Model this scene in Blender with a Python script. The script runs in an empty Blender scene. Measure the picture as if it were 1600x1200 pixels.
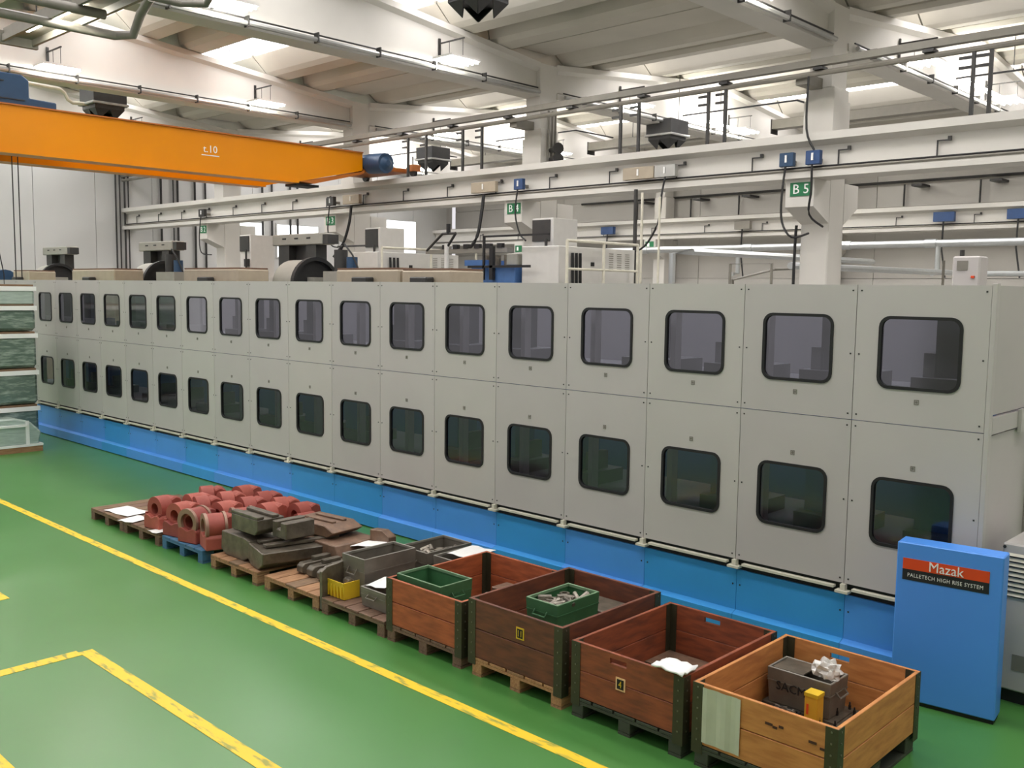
import bpy, bmesh, math, random
from mathutils import Vector, Matrix
random.seed(7)
scene = bpy.context.scene
COL = scene.collection
PI = math.pi

# ------------------------------------------------------------------ camera
YAW, PIT, ROL = .7619, .0977, .0126
fw = Vector((-math.sin(YAW)*math.cos(PIT), math.cos(YAW)*math.cos(PIT), -math.sin(PIT)))
rt = fw.cross(Vector((0, 0, 1))).normalized()
up = rt.cross(fw)
r2 = math.cos(ROL)*rt + math.sin(ROL)*up
u2 = -math.sin(ROL)*rt + math.cos(ROL)*up
cd = bpy.data.cameras.new('camera')
cam = bpy.data.objects.new('camera', cd)
COL.objects.link(cam)
cd.sensor_width = 36
cd.lens = 36*1505.1/1600
cd.clip_end = 300
cam.matrix_world = Matrix(((r2.x, u2.x, -fw.x, 2.3097), (r2.y, u2.y, -fw.y, -7.4103), (r2.z, u2.z, -fw.z, 3.0028), (0, 0, 0, 1)))
scene.camera = cam

# ------------------------------------------------------------------ light
w = bpy.data.worlds.new('sky')
scene.world = w
w.use_nodes = True
w.node_tree.nodes['Background'].inputs[0].default_value = (1, .97, 1.0, 1)
w.node_tree.nodes['Background'].inputs[1].default_value = 0.85
SKYLIGHT_E = 7.5
TUBE_E = 95.0
scene.view_settings.view_transform = 'Standard'
scene.view_settings.look = 'None'
scene.view_settings.exposure = 0.0
scene.view_settings.gamma = 1
scene.view_settings.use_curve_mapping = False

# ------------------------------------------------------------------ materials
def lin(c):
    return tuple(((x/255)/12.92 if x/255 <= .04045 else ((x/255+.055)/1.055)**2.4) for x in c)
def mat(name, rgb, rough=.6, metal=0, var=.08, scale=6, bump=0, rgb2=None, thr=None, stretch=None, coat=0, spec=.5):
    m = bpy.data.materials.new(name); m.use_nodes = True
    nt = m.node_tree; b = nt.nodes['Principled BSDF']
    c = lin(rgb)
    b.inputs['Roughness'].default_value = rough; b.inputs['Metallic'].default_value = metal
    b.inputs['Coat Weight'].default_value = coat
    b.inputs['Specular IOR Level'].default_value = spec
    tc = nt.nodes.new('ShaderNodeTexCoord'); n = nt.nodes.new('ShaderNodeTexNoise')
    n.inputs['Scale'].default_value = scale; n.inputs['Detail'].default_value = 5
    src = tc.outputs['Object']
    mp = nt.nodes.new('ShaderNodeMapping'); nt.links.new(src, mp.inputs[0])
    if stretch: mp.inputs['Scale'].default_value = stretch
    nt.links.new(mp.outputs[0], n.inputs['Vector'])
    r = nt.nodes.new('ShaderNodeValToRGB'); nt.links.new(n.outputs['Fac'], r.inputs[0])
    if rgb2 is None:
        a = tuple(min(1, x*(1-var)) for x in c); d = tuple(min(1, x*(1+var)) for x in c)
        r.color_ramp.elements[0].position = .3; r.color_ramp.elements[1].position = .7
    else:
        a = c; d = lin(rgb2)
        t = thr or (.4, .6)
        r.color_ramp.elements[0].position = t[0]; r.color_ramp.elements[1].position = t[1]
    r.color_ramp.elements[0].color = (*a, 1); r.color_ramp.elements[1].color = (*d, 1)
    nt.links.new(r.outputs[0], b.inputs['Base Color'])
    if bump:
        bp = nt.nodes.new('ShaderNodeBump'); bp.inputs['Strength'].default_value = bump; bp.inputs['Distance'].default_value = .02
        nt.links.new(n.outputs['Fac'], bp.inputs['Height']); nt.links.new(bp.outputs[0], b.inputs['Normal'])
    return m
def emis(name, rgb, s):
    m = bpy.data.materials.new(name); m.use_nodes = True; nt = m.node_tree
    b = nt.nodes['Principled BSDF']
    b.inputs['Base Color'].default_value = (.8, .8, .8, 1)
    b.inputs['Emission Color'].default_value = (*rgb, 1); b.inputs['Emission Strength'].default_value = s
    return m
def glass(name, tint, gloss=.12, rough=.10):
    m = bpy.data.materials.new(name); m.use_nodes = True; nt = m.node_tree
    nt.nodes.clear()
    o = nt.nodes.new('ShaderNodeOutputMaterial'); mx = nt.nodes.new('ShaderNodeMixShader')
    t = nt.nodes.new('ShaderNodeBsdfTransparent'); g = nt.nodes.new('ShaderNodeBsdfGlossy'); l = nt.nodes.new('ShaderNodeLayerWeight')
    t.inputs[0].default_value = (*tint, 1); g.inputs['Roughness'].default_value = rough; l.inputs[0].default_value = gloss
    ma = nt.nodes.new('ShaderNodeMath'); ma.operation = 'MULTIPLY_ADD'; ma.inputs[1].default_value = .2; ma.inputs[2].default_value = .095
    nt.links.new(l.outputs['Fresnel'], ma.inputs[0]); nt.links.new(ma.outputs[0], mx.inputs[0]); nt.links.new(t.outputs[0], mx.inputs[1]); nt.links.new(g.outputs[0], mx.inputs[2])
    nt.links.new(mx.outputs[0], o.inputs[0])
    return m
M = {}
M['floor'] = mat('green_epoxy', (76, 130, 65), .42, rgb2=(67, 122, 56), thr=(.3, .75), scale=.6, spec=.5)
def scuff(m):
    nt = m.node_tree; b = nt.nodes['Principled BSDF']; lk = b.inputs['Base Color'].links[0]; src = lk.from_socket
    tc = nt.nodes.new('ShaderNodeTexCoord'); n = nt.nodes.new('ShaderNodeTexNoise'); n.inputs['Scale'].default_value = 1.6; n.inputs['Detail'].default_value = 9; n.inputs['Roughness'].default_value = .7
    mp = nt.nodes.new('ShaderNodeMapping'); mp.inputs['Scale'].default_value = (.7, 1.6, 1); nt.links.new(tc.outputs['Object'], mp.inputs[0]); nt.links.new(mp.outputs[0], n.inputs['Vector'])
    r = nt.nodes.new('ShaderNodeValToRGB'); r.color_ramp.elements[0].position = .66; r.color_ramp.elements[1].position = .76
    r.color_ramp.elements[1].color = (.35, .35, .35, 1); nt.links.new(n.outputs['Fac'], r.inputs[0])
    mx = nt.nodes.new('ShaderNodeMix'); mx.data_type = 'RGBA'; nt.links.new(r.outputs[0], mx.inputs[0]); nt.links.new(src, mx.inputs[6]); mx.inputs[7].default_value = (.05, .09, .04, 1)
    nt.links.new(mx.outputs[2], b.inputs['Base Color'])
    n2 = nt.nodes.new('ShaderNodeTexNoise'); n2.inputs['Scale'].default_value = .5
    nt.links.new(tc.outputs['Object'], n2.inputs['Vector']); mr = nt.nodes.new('ShaderNodeMapRange'); mr.inputs[3].default_value = .22; mr.inputs[4].default_value = .42
    nt.links.new(n2.outputs['Fac'], mr.inputs[0]); nt.links.new(mr.outputs[0], b.inputs['Roughness'])
scuff(M['floor'])
M['floor2'] = mat('grey_floor', (130, 128, 124), .6, var=.06, scale=.7)
M['yellow'] = mat('yellow_paint', (240, 196, 30), .5, rgb2=(150, 150, 60), thr=(.52, .66), scale=11, stretch=(.5, 2, 1))
M['panel'] = [mat('grey_enamel_%s' % k, c, .27, var=.02, scale=2) for k, c in (('a', (193, 188, 184)), ('b', (190, 185, 181)), ('c', (194, 190, 184)))]
M['blue'] = [mat('blue_enamel', (84, 156, 236), .35, var=.03, scale=2), mat('blue_enamel_teal', (64, 156, 226), .35, var=.03, scale=2)]
M['mazblue'] = mat('blue_box_enamel', (80, 148, 236), .4, var=.02, scale=2)
M['black'] = mat('black_rubber', (22, 22, 22), .6)
M['dark'] = mat('dark_paint', (48, 47, 45), .5, var=.15)
M['glass'] = glass('tinted_glass', (.38, .40, .46))
M['rail'] = mat('cream_rail', (212, 208, 190), .4)
M['concrete'] = mat('white_painted_concrete', (206, 203, 195), .75, var=.03, scale=1.2)
M['concrete2'] = mat('grey_painted_concrete', (190, 186, 174), .8, var=.04, scale=1.2)
M['wall'] = mat('white_wall_paint', (202, 202, 198), .7, var=.02, scale=.6)
M['wallgrey'] = mat('grey_wall_paint', (188, 185, 178), .7, var=.04, scale=.6)
M['orange'] = mat('orange_crane_paint', (222, 138, 0), .34, var=.03, scale=1, spec=.3)
M['orange2'] = mat('orange_dull_paint', (176, 100, 30), .5, var=.05)
M['hoist'] = mat('blue_hoist_paint', (34, 64, 94), .45)
M['steel'] = mat('galvanised_steel', (170, 170, 166), .4, metal=.6, var=.06)
M['silver'] = mat('bright_pipe', (200, 204, 204), .3, metal=.85, var=.04)
M['pipe'] = mat('grey_conduit', (128, 124, 114), .5, var=.05)
M['darksteel'] = mat('dark_oily_steel', (98, 90, 78), .36, metal=.25, var=.35, scale=11, bump=.3)
M['rust'] = mat('brown_oily_steel', (122, 96, 78), .45, metal=.15, var=.25, scale=12, bump=.15)
M['red'] = [mat('red_primer_%d' % i, c, .62, var=.12, scale=10, bump=.1) for i, c in enumerate(((150, 70, 58), (164, 82, 68), (138, 62, 54)))]
M['redbare'] = mat('bare_machined_ring', (150, 118, 100), .45, metal=.3)
M['wood'] = [mat('pallet_wood_%d' % i, c, .8, rgb2=d, thr=(.3, .7), scale=7, stretch=(8, .8, 8), bump=.1) for i, (c, d) in enumerate((((140, 112, 84), (104, 82, 62)), ((176, 134, 96), (136, 98, 68)), ((130, 100, 80), (98, 74, 60))))]
M['woodlight'] = mat('new_pallet_wood', (188, 142, 98), .75, rgb2=(156, 108, 70), thr=(.3, .7), scale=7, stretch=(8, .8, 8), bump=.1)
M['woodblue'] = mat('blue_pallet_paint', (62, 106, 140), .7, rgb2=(90, 116, 130), thr=(.5, .75), scale=9)
M['woodgreen'] = mat('dark_green_pallet_paint', (62, 66, 52), .7, var=.15)
def collar(nm, a, b):
    return mat(nm, a, .6, rgb2=b, thr=(.35, .68), scale=5, stretch=(1, 1, 5), bump=.06)
M['col_a'] = collar('collar_orange', (180, 94, 54), (140, 70, 40))
M['col_11'] = collar('collar_dark_red', (118, 66, 44), (84, 48, 36))
M['col_4'] = collar('collar_red_brown', (152, 78, 46), (112, 58, 38))
M['col_r'] = collar('collar_light_tan', (206, 140, 78), (178, 112, 60))
M['hinge'] = mat('olive_steel', (70, 68, 50), .5, metal=.4, var=.15)
M['rivet'] = mat('rivet_steel', (124, 120, 106), .4, metal=.7)
M['crategreen'] = mat('green_steel_crate', (58, 104, 66), .5, var=.12, scale=8)
M['crategrey'] = mat('grey_steel_crate', (116, 110, 100), .5, metal=.25, var=.15, scale=8)
M['rimgreen'] = mat('green_pale_rim', (112, 142, 108), .5, var=.15)  # rim paler than the green shell
M['rimgrey'] = mat('grey_pale_rim', (142, 138, 128), .45, metal=.2, var=.15)  # rim paler than the grey shell
M['scrap'] = mat('bright_metal_scrap', (148, 140, 128), .4, metal=.5, var=.3, scale=30)
M['paper'] = mat('white_paper', (236, 236, 232), .8, var=.02)
M['paperold'] = mat('aged_paper', (190, 194, 172), .8, var=.06, scale=8)
M['yellowplastic'] = mat('yellow_plastic', (222, 184, 40), .45)
M['tagpale'] = mat('pale_tag', (236, 190, 140), .6)
M['carton'] = mat('yellow_carton', (222, 170, 44), .6)
M['orangered'] = mat('sign_orange', (222, 74, 26), .5, var=.01)
M['signblack'] = mat('sign_black', (26, 30, 34), .5, var=.01)
M['white'] = mat('white_lettering', (236, 236, 232), .6, var=.01)
M['green'] = mat('sign_green', (24, 110, 66), .5, var=.02)
M['isoblue'] = mat('blue_switch_box', (38, 68, 112), .5)
M['beige'] = mat('beige_machine_paint', (166, 154, 134), .5, var=.05)
M['cabwhite'] = mat('white_cabinet_paint', (206, 204, 198), .5, var=.03)
M['machgrey'] = mat('grey_machine_paint', (146, 144, 134), .5, var=.05)
M['bluemach'] = mat('blue_machine_paint', (66, 104, 156), .5, var=.1)
M['interior'] = mat('dark_interior', (92, 90, 96), .7, var=.1, scale=1.5)
M['interior3'] = mat('fixture_grey', (62, 62, 70), .6, var=.1)
M['interior2'] = mat('grey_interior', (150, 145, 150), .6, var=.05, scale=1.5)
M['bluedark'] = mat('dark_blue_interior', (72, 100, 150), .6, var=.05, scale=1.5)
M['film'] = None
M['wrap'] = mat('shrink_wrap', (168, 182, 172), .25, var=.15, scale=5, coat=.5, stretch=(1, 1, 6), bump=.3)
M['wrapdark'] = mat('wrapped_dark_goods', (92, 110, 98), .25, rgb2=(160, 174, 160), thr=(.45, .75), scale=5, coat=.6, stretch=(1, 1, 5), bump=.3)
M['bag'] = mat('clear_plastic_bag', (215, 212, 206), .2, var=.1, scale=20, coat=.5)
M['skylight'] = emis('rooflight_pane', (1, .965, .99), SKYLIGHT_E)
M['tube'] = emis('fluorescent_tube', (1, .97, .9), TUBE_E)
M['daywindow'] = emis('daylit_window', (.95, .98, 1), 1.6)
M['heater'] = mat('dark_heater', (58, 58, 58), .45, metal=.3)
M['ink'] = mat('black_ink', (24, 22, 20), .7)
M['stain'] = mat('dark_stain', (70, 40, 30), .7)

# ------------------------------------------------------------------ mesh builder
WL = {}
class MB:
    def __init__(s): s.v = []; s.f = []
    def add(s, v, f):
        n = len(s.v); s.v += [tuple(p) for p in v]; s.f += [tuple(i+n for i in q) for q in f]; return s
    def box(s, x0, x1, y0, y1, z0, z1, rot=0, c=None):
        v = [(x, y, z) for x in (x0, x1) for y in (y0, y1) for z in (z0, z1)]
        if rot:
            c = c or ((x0+x1)/2, (y0+y1)/2)
            ca, sa = math.cos(rot), math.sin(rot)
            v = [(c[0]+(x-c[0])*ca-(y-c[1])*sa, c[1]+(x-c[0])*sa+(y-c[1])*ca, z) for x, y, z in v]
        return s.add(v, [(0, 1, 3, 2), (4, 6, 7, 5), (0, 4, 5, 1), (2, 3, 7, 6), (0, 2, 6, 4), (1, 5, 7, 3)])
    def prism(s, pts, a0, a1, axis='x'):
        n = len(pts)
        def mk(p, a):
            return (a, p[0], p[1]) if axis == 'x' else ((p[0], a, p[1]) if axis == 'y' else (p[0], p[1], a))
        v = [mk(p, a0) for p in pts] + [mk(p, a1) for p in pts]
        return s.add(v, [tuple(range(n))[::-1], tuple(range(n, 2*n))] + [(i, (i+1) % n, n+(i+1) % n, n+i) for i in range(n)])
    def ring(s, outer, inner, a0, a1, axis='y'):
        n = len(outer)
        def mk(p, a):
            return (a, p[0], p[1]) if axis == 'x' else ((p[0], a, p[1]) if axis == 'y' else (p[0], p[1], a))
        v = [mk(p, a0) for p in outer]+[mk(p, a0) for p in inner]+[mk(p, a1) for p in outer]+[mk(p, a1) for p in inner]
        f = []
        for i in range(n):
            j = (i+1) % n
            f += [(i, j, n+j, n+i), (2*n+i, 3*n+i, 3*n+j, 2*n+j), (i, 2*n+i, 2*n+j, j), (n+i, n+j, 3*n+j, 3*n+i)]
        return s.add(v, f)
    def tube(s, pts, r, n=8, cap=True):
        pts = [Vector(p) for p in pts]; rings = []
        for i, p in enumerate(pts):
            a = pts[max(i-1, 0)]; b = pts[min(i+1, len(pts)-1)]; d = (b-a).normalized()
            h = Vector((0, 0, 1)) if abs(d.z) < .9 else Vector((1, 0, 0))
            e1 = d.cross(h).normalized(); e2 = d.cross(e1)
            rr = r[i] if isinstance(r, (list, tuple)) else r
            rings.append([p+e1*math.cos(2*PI*k/n)*rr+e2*math.sin(2*PI*k/n)*rr for k in range(n)])
        v = [q for g in rings for q in g]; f = []
        for i in range(len(pts)-1):
            for k in range(n):
                f.append((i*n+k, i*n+(k+1) % n, (i+1)*n+(k+1) % n, (i+1)*n+k))
        if cap: f += [tuple(range(n))[::-1], tuple((len(pts)-1)*n+k for k in range(n))]
        return s.add(v, f)
    def build(s, name, m, parent=None, bevel=0, smooth=False, at=None):
        me = bpy.data.meshes.new(name)
        o = bpy.data.objects.new(name, me); COL.objects.link(o)
        base = Vector((0, 0, 0))
        if parent is not None:
            o.parent = parent; base = WL.get(parent, base)
        if at is not None:
            o.location = Vector(at)-base; base = Vector(at)
        WL[o] = base
        me.from_pydata([tuple(Vector(p)-base) for p in s.v], [], s.f)
        bm = bmesh.new(); bm.from_mesh(me)
        bmesh.ops.recalc_face_normals(bm, faces=bm.faces)
        if bevel:
            es = [e for e in bm.edges if len(e.link_faces) == 2 and e.calc_face_angle(0) > .5]
            bmesh.ops.bevel(bm, geom=es, offset=bevel, segments=1, affect='EDGES', clamp_overlap=True)
        if smooth:
            for f in bm.faces: f.smooth = True
        bm.to_mesh(me); bm.free()
        if smooth:
            for p in me.polygons: p.use_smooth = True
            me.set_sharp_from_angle(angle=.7)
        me.materials.append(m)
        return o
def tag(o, label, cat=None, group=None, kind=None):
    if label: o['label'] = label
    if cat: o['category'] = cat
    if group: o['group'] = group
    if kind: o['kind'] = kind
    return o
def thing(name, label, cat, loc=(0, 0, 0), group=None, kind=None):
    o = bpy.data.objects.new(name, None); COL.objects.link(o); o.location = loc
    o.empty_display_size = .1
    WL[o] = Vector(loc)
    return tag(o, label, cat, group, kind)
def B(name, m, p, *b, bevel=0, rot=0, **k):
    return MB().box(*b, rot=rot).build(name, m, p, bevel=bevel, **k)
def T(name, m, p, pts, r, n=8):
    return MB().tube(pts, r, n).build(name, m, p, smooth=True)
KIDS = {}
def kids(o): return [c for c in COL.objects if c.parent == o]
def snapshot(root):
    ks = kids(root); return (root, [(k, kids(k)) for k in ks])
def dup(snap, loc, rz=0, label=None, group=None):
    root, ks = snap
    r = root.copy(); COL.objects.link(r); r.location = loc; r.rotation_euler = (0, 0, rz)
    if label: r['label'] = label
    if group: r['group'] = group
    for k, gs in ks:
        c = k.copy(); COL.objects.link(c); c.parent = r
        for g in gs:
            d = g.copy(); COL.objects.link(d); d.parent = c
    return r
def text(name, body, m, parent, origin, xdir, updir, size, depth=.003, align='CENTER', squash=1, space=1.0):
    cu = bpy.data.curves.new(name, 'FONT'); cu.body = body; cu.size = size; cu.extrude = depth; cu.align_x = align; cu.align_y = 'CENTER'; cu.resolution_u = 2
    cu.space_character = space
    tmp = bpy.data.objects.new(name, cu); COL.objects.link(tmp)
    bpy.context.view_layer.update()
    me = bpy.data.meshes.new_from_object(tmp.evaluated_get(bpy.context.evaluated_depsgraph_get()))
    bpy.data.objects.remove(tmp)
    o = bpy.data.objects.new(name, me); COL.objects.link(o)
    x = Vector(xdir).normalized(); u = Vector(updir).normalized(); z = x.cross(u)
    base = WL.get(parent, Vector((0, 0, 0)))
    for v in me.vertices:
        p = v.co.copy(); q = Vector(origin)+x*p.x*squash+u*p.y+z*p.z-base
        v.co = q
    o.parent = parent; WL[o] = base
    me.materials.clear(); me.materials.append(m)
    return o
def rrect(x0, x1, z0, z1, r, n=5):
    pts = []
    for cx, cz, a in ((x1-r, z1-r, 0), (x0+r, z1-r, PI/2), (x0+r, z0+r, PI), (x1-r, z0+r, 1.5*PI)):
        for k in range(n+1):
            t = a+k*PI/2/n; pts.append((cx+r*math.cos(t), cz+r*math.sin(t)))
    return pts

# ------------------------------------------------------------------ room shell
XL, YB = -37.2, 29.3
fl = MB().add([(XL-.5, -14, 0), (9, -14, 0), (9, 3.4, 0), (XL-.5, 3.4, 0)], [(0, 1, 2, 3)]).build('floor', M['floor'])
tag(fl, 'glossy green epoxy factory floor with worn yellow lines', 'floor', kind='structure')
f2 = MB().add([(XL-.5, 3.4, 0), (9, 3.4, 0), (9, YB+.5, 0), (XL-.5, YB+.5, 0)], [(0, 1, 2, 3)]).build('floor', M['floor2'])  # unseen floor, grey so less green bounces onto columns and roof
tag(f2, 'unseen floor behind the storage machine, made grey to cut green bounce', 'floor', kind='structure')
def mark(x0, x1, y0, y1, lab):
    o = B('floor_marking', M['yellow'], fl, x0, x1, y0, y1, .0005, .003); o['label'] = lab
mark(-20, 1.2, -2.85, -2.755, 'long yellow aisle line in front of the pallets')
mark(-5.5, 1, -4.32, -4.21, 'yellow line of the bay outline nearest the camera')
mark(-5.55, -5.43, -5.42, -4.321, 'short yellow line turning back from the corner')
mark(-11, -7.34, -4.33, -4.22, 'yellow line end at the left edge')
mark(-6.5, -2.5, -5.5, -5.38, 'yellow line in the bottom left corner')

wl = thing('wall_left', 'white end wall of tall panels behind the crane', 'wall', (XL, 0, 0), kind='structure')
for k in range(17):
    y0 = -12.15+k*2.4
    B('wall_panel', M['wall'], wl, XL-.25, XL, y0+.01, y0+2.39, 0, 12)
B('wall_core', M['wallgrey'], wl, XL-.35, XL-.26, -12.2, YB, 0, 12)
wb = thing('wall_back', 'far grey wall of horizontal panels behind the second bay', 'wall', (0, YB, 0), kind='structure')
for i in range(6):
    for j in range(8):
        x0 = XL+i*7.9; z0 = j*1.2
        B('wall_panel', M['wallgrey'], wb, x0+.01, x0+7.89, YB, YB+.2, z0+.008, z0+1.192)
B('wall_core', M['wallgrey'], wb, XL, 9, YB+.21, YB+.3, 0, 10)
# daylit openings at the far end of the second bay
for n, (y0, y1, z0, z1) in enumerate(((15.9, 17.2, 4.6, 5.9), (17.9, 20.2, 4.4, 5.9), (23.9, 26.4, 4.6, 6.5)), 1):
    wn = thing('window_%d' % n, ['bright daylit window left of the far end wall row', 'bright daylit window in the middle of the far end wall', 'wide bright daylit window at the right of the far end wall'][n-1], 'window', (XL, (y0+y1)/2, z0), kind='structure')
    B('pane', M['daywindow'], wn, XL+.01, XL+.03, y0, y1, z0, z1)
    MB().ring([(y0-.06, z0-.06), (y1+.06, z0-.06), (y1+.06, z1+.06), (y0-.06, z1+.06)], [(y0, z0), (y1, z0), (y1, z1), (y0, z1)], XL+.005, XL+.06, 'x').build('window_frame', M['wall'], wn)

wr = thing('wall_right_blocker', 'plain unseen wall added on the right to cut side light', 'wall', (8.5, 0, 0), kind='structure')
B('wall_core', M['wallgrey'], wr, 8.5, 8.7, -14, YB, 0, 10)  # out of view, added to block light coming from the right
wf = thing('wall_front_blocker', 'plain unseen part wall added behind the camera to cut light on the right', 'wall', (2, -12, 0), kind='structure')
B('wall_core', M['wallgrey'], wf, -5, 8.5, -12.2, -12, 0, 9.5)  # out of view, added to hold light back from the right part
S = 7.9
GX = [-7.04+S*k for k in (1, 0, -1, -2, -3)]
NAMES = ['nearest at the right edge', 'B 5', 'B 4', 'third from the right', 'farthest, by the end wall']
def gz(y):
    m = 3.0 if y < 11.65 else 20.0
    return (8.80+.1*(8.3)) - .1*abs(y-m) if y < 11.65 else (8.80+.1*8.35) - .1*abs(y-m)
ORD = 'first second third fourth fifth sixth seventh eighth ninth tenth eleventh twelfth thirteenth fourteenth fifteenth sixteenth seventeenth eighteenth nineteenth twentieth'.split()
ord5 = ['first', 'second', 'third', 'fourth', 'fifth']
# roof girders
for gi, gx in enumerate(GX):
    for side in (0, 1):
        ys = (-6.2, 3.0, 11.33) if side == 0 else (11.97, 20.0, YB)
        g = thing('roof_girder', '%s white concrete roof girder from the right, %s' % (ord5[gi], 'in the near crane bay' if side == 0 else 'in the far bay'), 'girder', (gx, ys[0], 7.95), kind='structure')
        mb = MB()
        prof = []
        for y in ys:
            t = gz(y)
            prof.append([(gx-.27, 7.95), (gx+.27, 7.95), (gx+.27, 8.09), (gx+.11, 8.17), (gx+.11, t-.22), (gx+.24, t-.14), (gx+.24, t), (gx-.24, t), (gx-.24, t-.14), (gx-.11, t-.22), (gx-.11, 8.17), (gx-.27, 8.09)])
        n = 12
        v = [(p[0], y, p[1]) for pr, y in zip(prof, ys) for p in pr]
        f = [tuple(range(n)), tuple(range(2*n, 3*n))]
        for a in range(2):
            for i in range(n):
                j = (i+1) % n; f.append((a*n+i, a*n+j, (a+1)*n+j, (a+1)*n+i))
        mb.add(v, f).build('beam', M['concrete'], g)
        # conduit and cable along the lower flange
        y0, y1 = ys[0]+.2, ys[2]-.15
        MB().tube([(gx+.36, y0, 8.02), (gx+.36, y1, 8.02)], .05).build('pipe', M['steel'], g, smooth=True)
        MB().tube([(gx+.30, y0, 8.13), (gx+.30, y1, 8.13)], .018, 6).build('cable', M['dark'], g)
        for k in range(int((y1-y0)/1.6)):
            B('pipe_clip', M['dark'], g, gx+.27, gx+.42, y0+.8+k*1.6, y0+.83+k*1.6, 7.955, 8.16)

# roof elements: double ribs with rooflight strips between
ceil = thing('ceiling', 'white ribbed concrete roof with rooflight strips', 'ceiling', (0, 0, 9), kind='structure')
def rib_profile(yc, tilt, z0):
    pts = [(-1.42, .42), (-1.0, .08), (-.86, 0), (-.42, 0), (-.31, .10), (-.22, .56), (.22, .56), (.31, .10), (.42, 0), (.86, 0), (1.0, .08), (1.42, .42), (1.42, .66), (-1.42, .66)]
    return [(yc+y, z0+z+tilt*y) for y, z in pts]
for gi in range(len(GX)+1):
    if gi == 0: x0, x1 = GX[0]+.02, GX[0]+4
    elif gi == len(GX): x0, x1 = XL, GX[-1]-.02
    else: x0, x1 = GX[gi]+.02, GX[gi-1]-.02
    for yc in (-6.5, -2.54, 1.44, 5.42, 9.4, 13.42, 17.4, 21.4, 25.4):
        zc = gz(yc); tilt = (gz(yc+.1)-gz(yc-.1))/.2
        if yc > -6.5 or True:
            MB().prism(rib_profile(yc, tilt, zc+.02), x0, x1).build('roof_slab', M['concrete2'], ceil)
    for yc, yw in ((-4.52, .55), (-.55, .54), (3.43, .53), (7.41, .53), (15.41, .53), (19.4, .55), (23.4, .55)):
        z = gz(yc)+.40
        B('rooflight', M['skylight'], ceil, x0+.1, x1-.1, yc-yw-.05, yc+yw+.05, z, z+.03)
    B('gutter_slab', M['concrete2'], ceil, x0, x1, 10.84, 11.98, 9.1, 9.25)
    B('end_slab', M['concrete2'], ceil, x0, x1, 27.0, YB, 9.0, 9.15)

# columns, row B and row C
def column(cx, y0, sign, lab, i):
    c = thing('concrete_column', lab, 'column', (cx, y0+.33, 0), kind='structure')
    B('shaft', M['concrete'], c, cx-.305, cx+.305, y0, y0+.66, 0, 7.15, bevel=.02)
    B('upper_shaft', M['concrete'], c, cx-.24, cx+.24, y0, y0+.66, 7.15, gz(11.5) if y0 < 20 else 8.9)
    MB().prism([(y0, 5.27), (y0-.7, 5.27), (y0-.7, 4.72), (y0, 4.42)], cx-.305, cx+.305).build('corbel', M['concrete'], c)
    MB().prism([(y0+.66, 5.27), (y0+1.3, 5.27), (y0+1.3, 4.8), (y0+.66, 4.42)], cx-.305, cx+.305).build('corbel', M['concrete'], c)
    if y0 < 20:
        B('cap_block', M['concrete'], c, cx-.32, cx+.32, y0-.04, y0+.7, 6.14, 6.9)
    return c
for i, gx in enumerate(GX):
    lab = ['white concrete column at the right edge of the row', 'white concrete column carrying the B 5 sign', 'white concrete column carrying the B 4 sign', 'white concrete column behind the orange crane end', 'white concrete column nearest the end wall'][i]
    column(gx, 11.33, 1, lab, i)
    column(gx, 28.3, 0, 'far row concrete column against the back wall, %s from the right' % ord5[i], i)
    if i > 0:
        sy = 10.62
        sg = thing('bay_sign', ['', 'nearest and largest green bay sign, reading B 5, at the right', 'green bay sign reading B 4 above the blue machine', 'small green bay sign right of the crane girder end', 'smallest green bay sign on the farthest corbel'][i], 'sign', (gx, sy, 5.0))
        B('sign_plate', M['green'], sg, gx-.2, gx+.27, sy-.006, sy+.004, 4.93, 5.2)
        text('lettering', 'B %d' % (6-i), M['white'], sg, (gx+.035, sy-.01, 5.06), (1, 0, 0), (0, 0, 1), .27)
    if i > 1:
        sy = 27.58
        sg = thing('bay_sign', 'white and green bay sign on the far row corbel, %s from the right' % ord5[i-2], 'sign', (gx, sy, 5.0))
        B('sign_plate', M['green'], sg, gx-.22, gx+.22, sy-.008, sy, 4.86, 5.18)
        B('white_field', M['white'], sg, gx-.12, gx-.0, sy-.012, sy-.009, 4.93, 5.11)

# runway beams
def runway(y, lab):
    b = thing('crane_runway_beam', lab, 'beam', (XL, y, 5.27), kind='structure')
    prof = [(y-.33, 5.27), (y+.33, 5.27), (y+.33, 5.40), (y+.1, 5.48), (y+.1, 5.9), (y+.33, 5.98), (y+.33, 6.13), (y-.33, 6.13), (y-.33, 5.98), (y-.1, 5.9), (y-.1, 5.48), (y-.33, 5.40)]
    MB().prism(prof, XL, 4).build('beam', M['concrete'], b)
    B('crane_rail', M['pipe'], b, XL, 4, y-.03, y+.03, 6.13, 6.18)
    MB().tube([(XL+.3, y-.30, 5.47), (4, y-.30, 5.47)], .022, 6).build('conductor_bar', M['black'], b)
    MB().tube([(XL+.3, y-.33, 5.425), (4, y-.33, 5.425)], .028, 6).build('conduit', M['pipe'], b)
    return b
rb = runway(10.85, 'near white concrete crane runway beam across the hall')
rb2 = runway(27.95, 'far white concrete crane runway beam along the back wall')
for side, (y, nm) in enumerate(((10.85, 'near'), (27.95, 'far'))):
    for k in range(21 if side == 0 else 12):
        x = -2.55-k*1.87 if side == 0 else -4.0-k*2.7
        if x < XL+.5: continue
        o = MB().box(x-.012, x+.012, y-.16, y-.14, 5.49, 5.78).box(x-.012, x+.20, y-.16, y-.14, 5.76, 5.785).box(x+.18, x+.24, y-.17, y-.13, 5.76, 5.84)
        o.box(x-.02, x+.16, y-.28, y-.11, 5.475, 5.49)
        o.build('cable_hook', M['dark'], (rb, rb2)[side])

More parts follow.
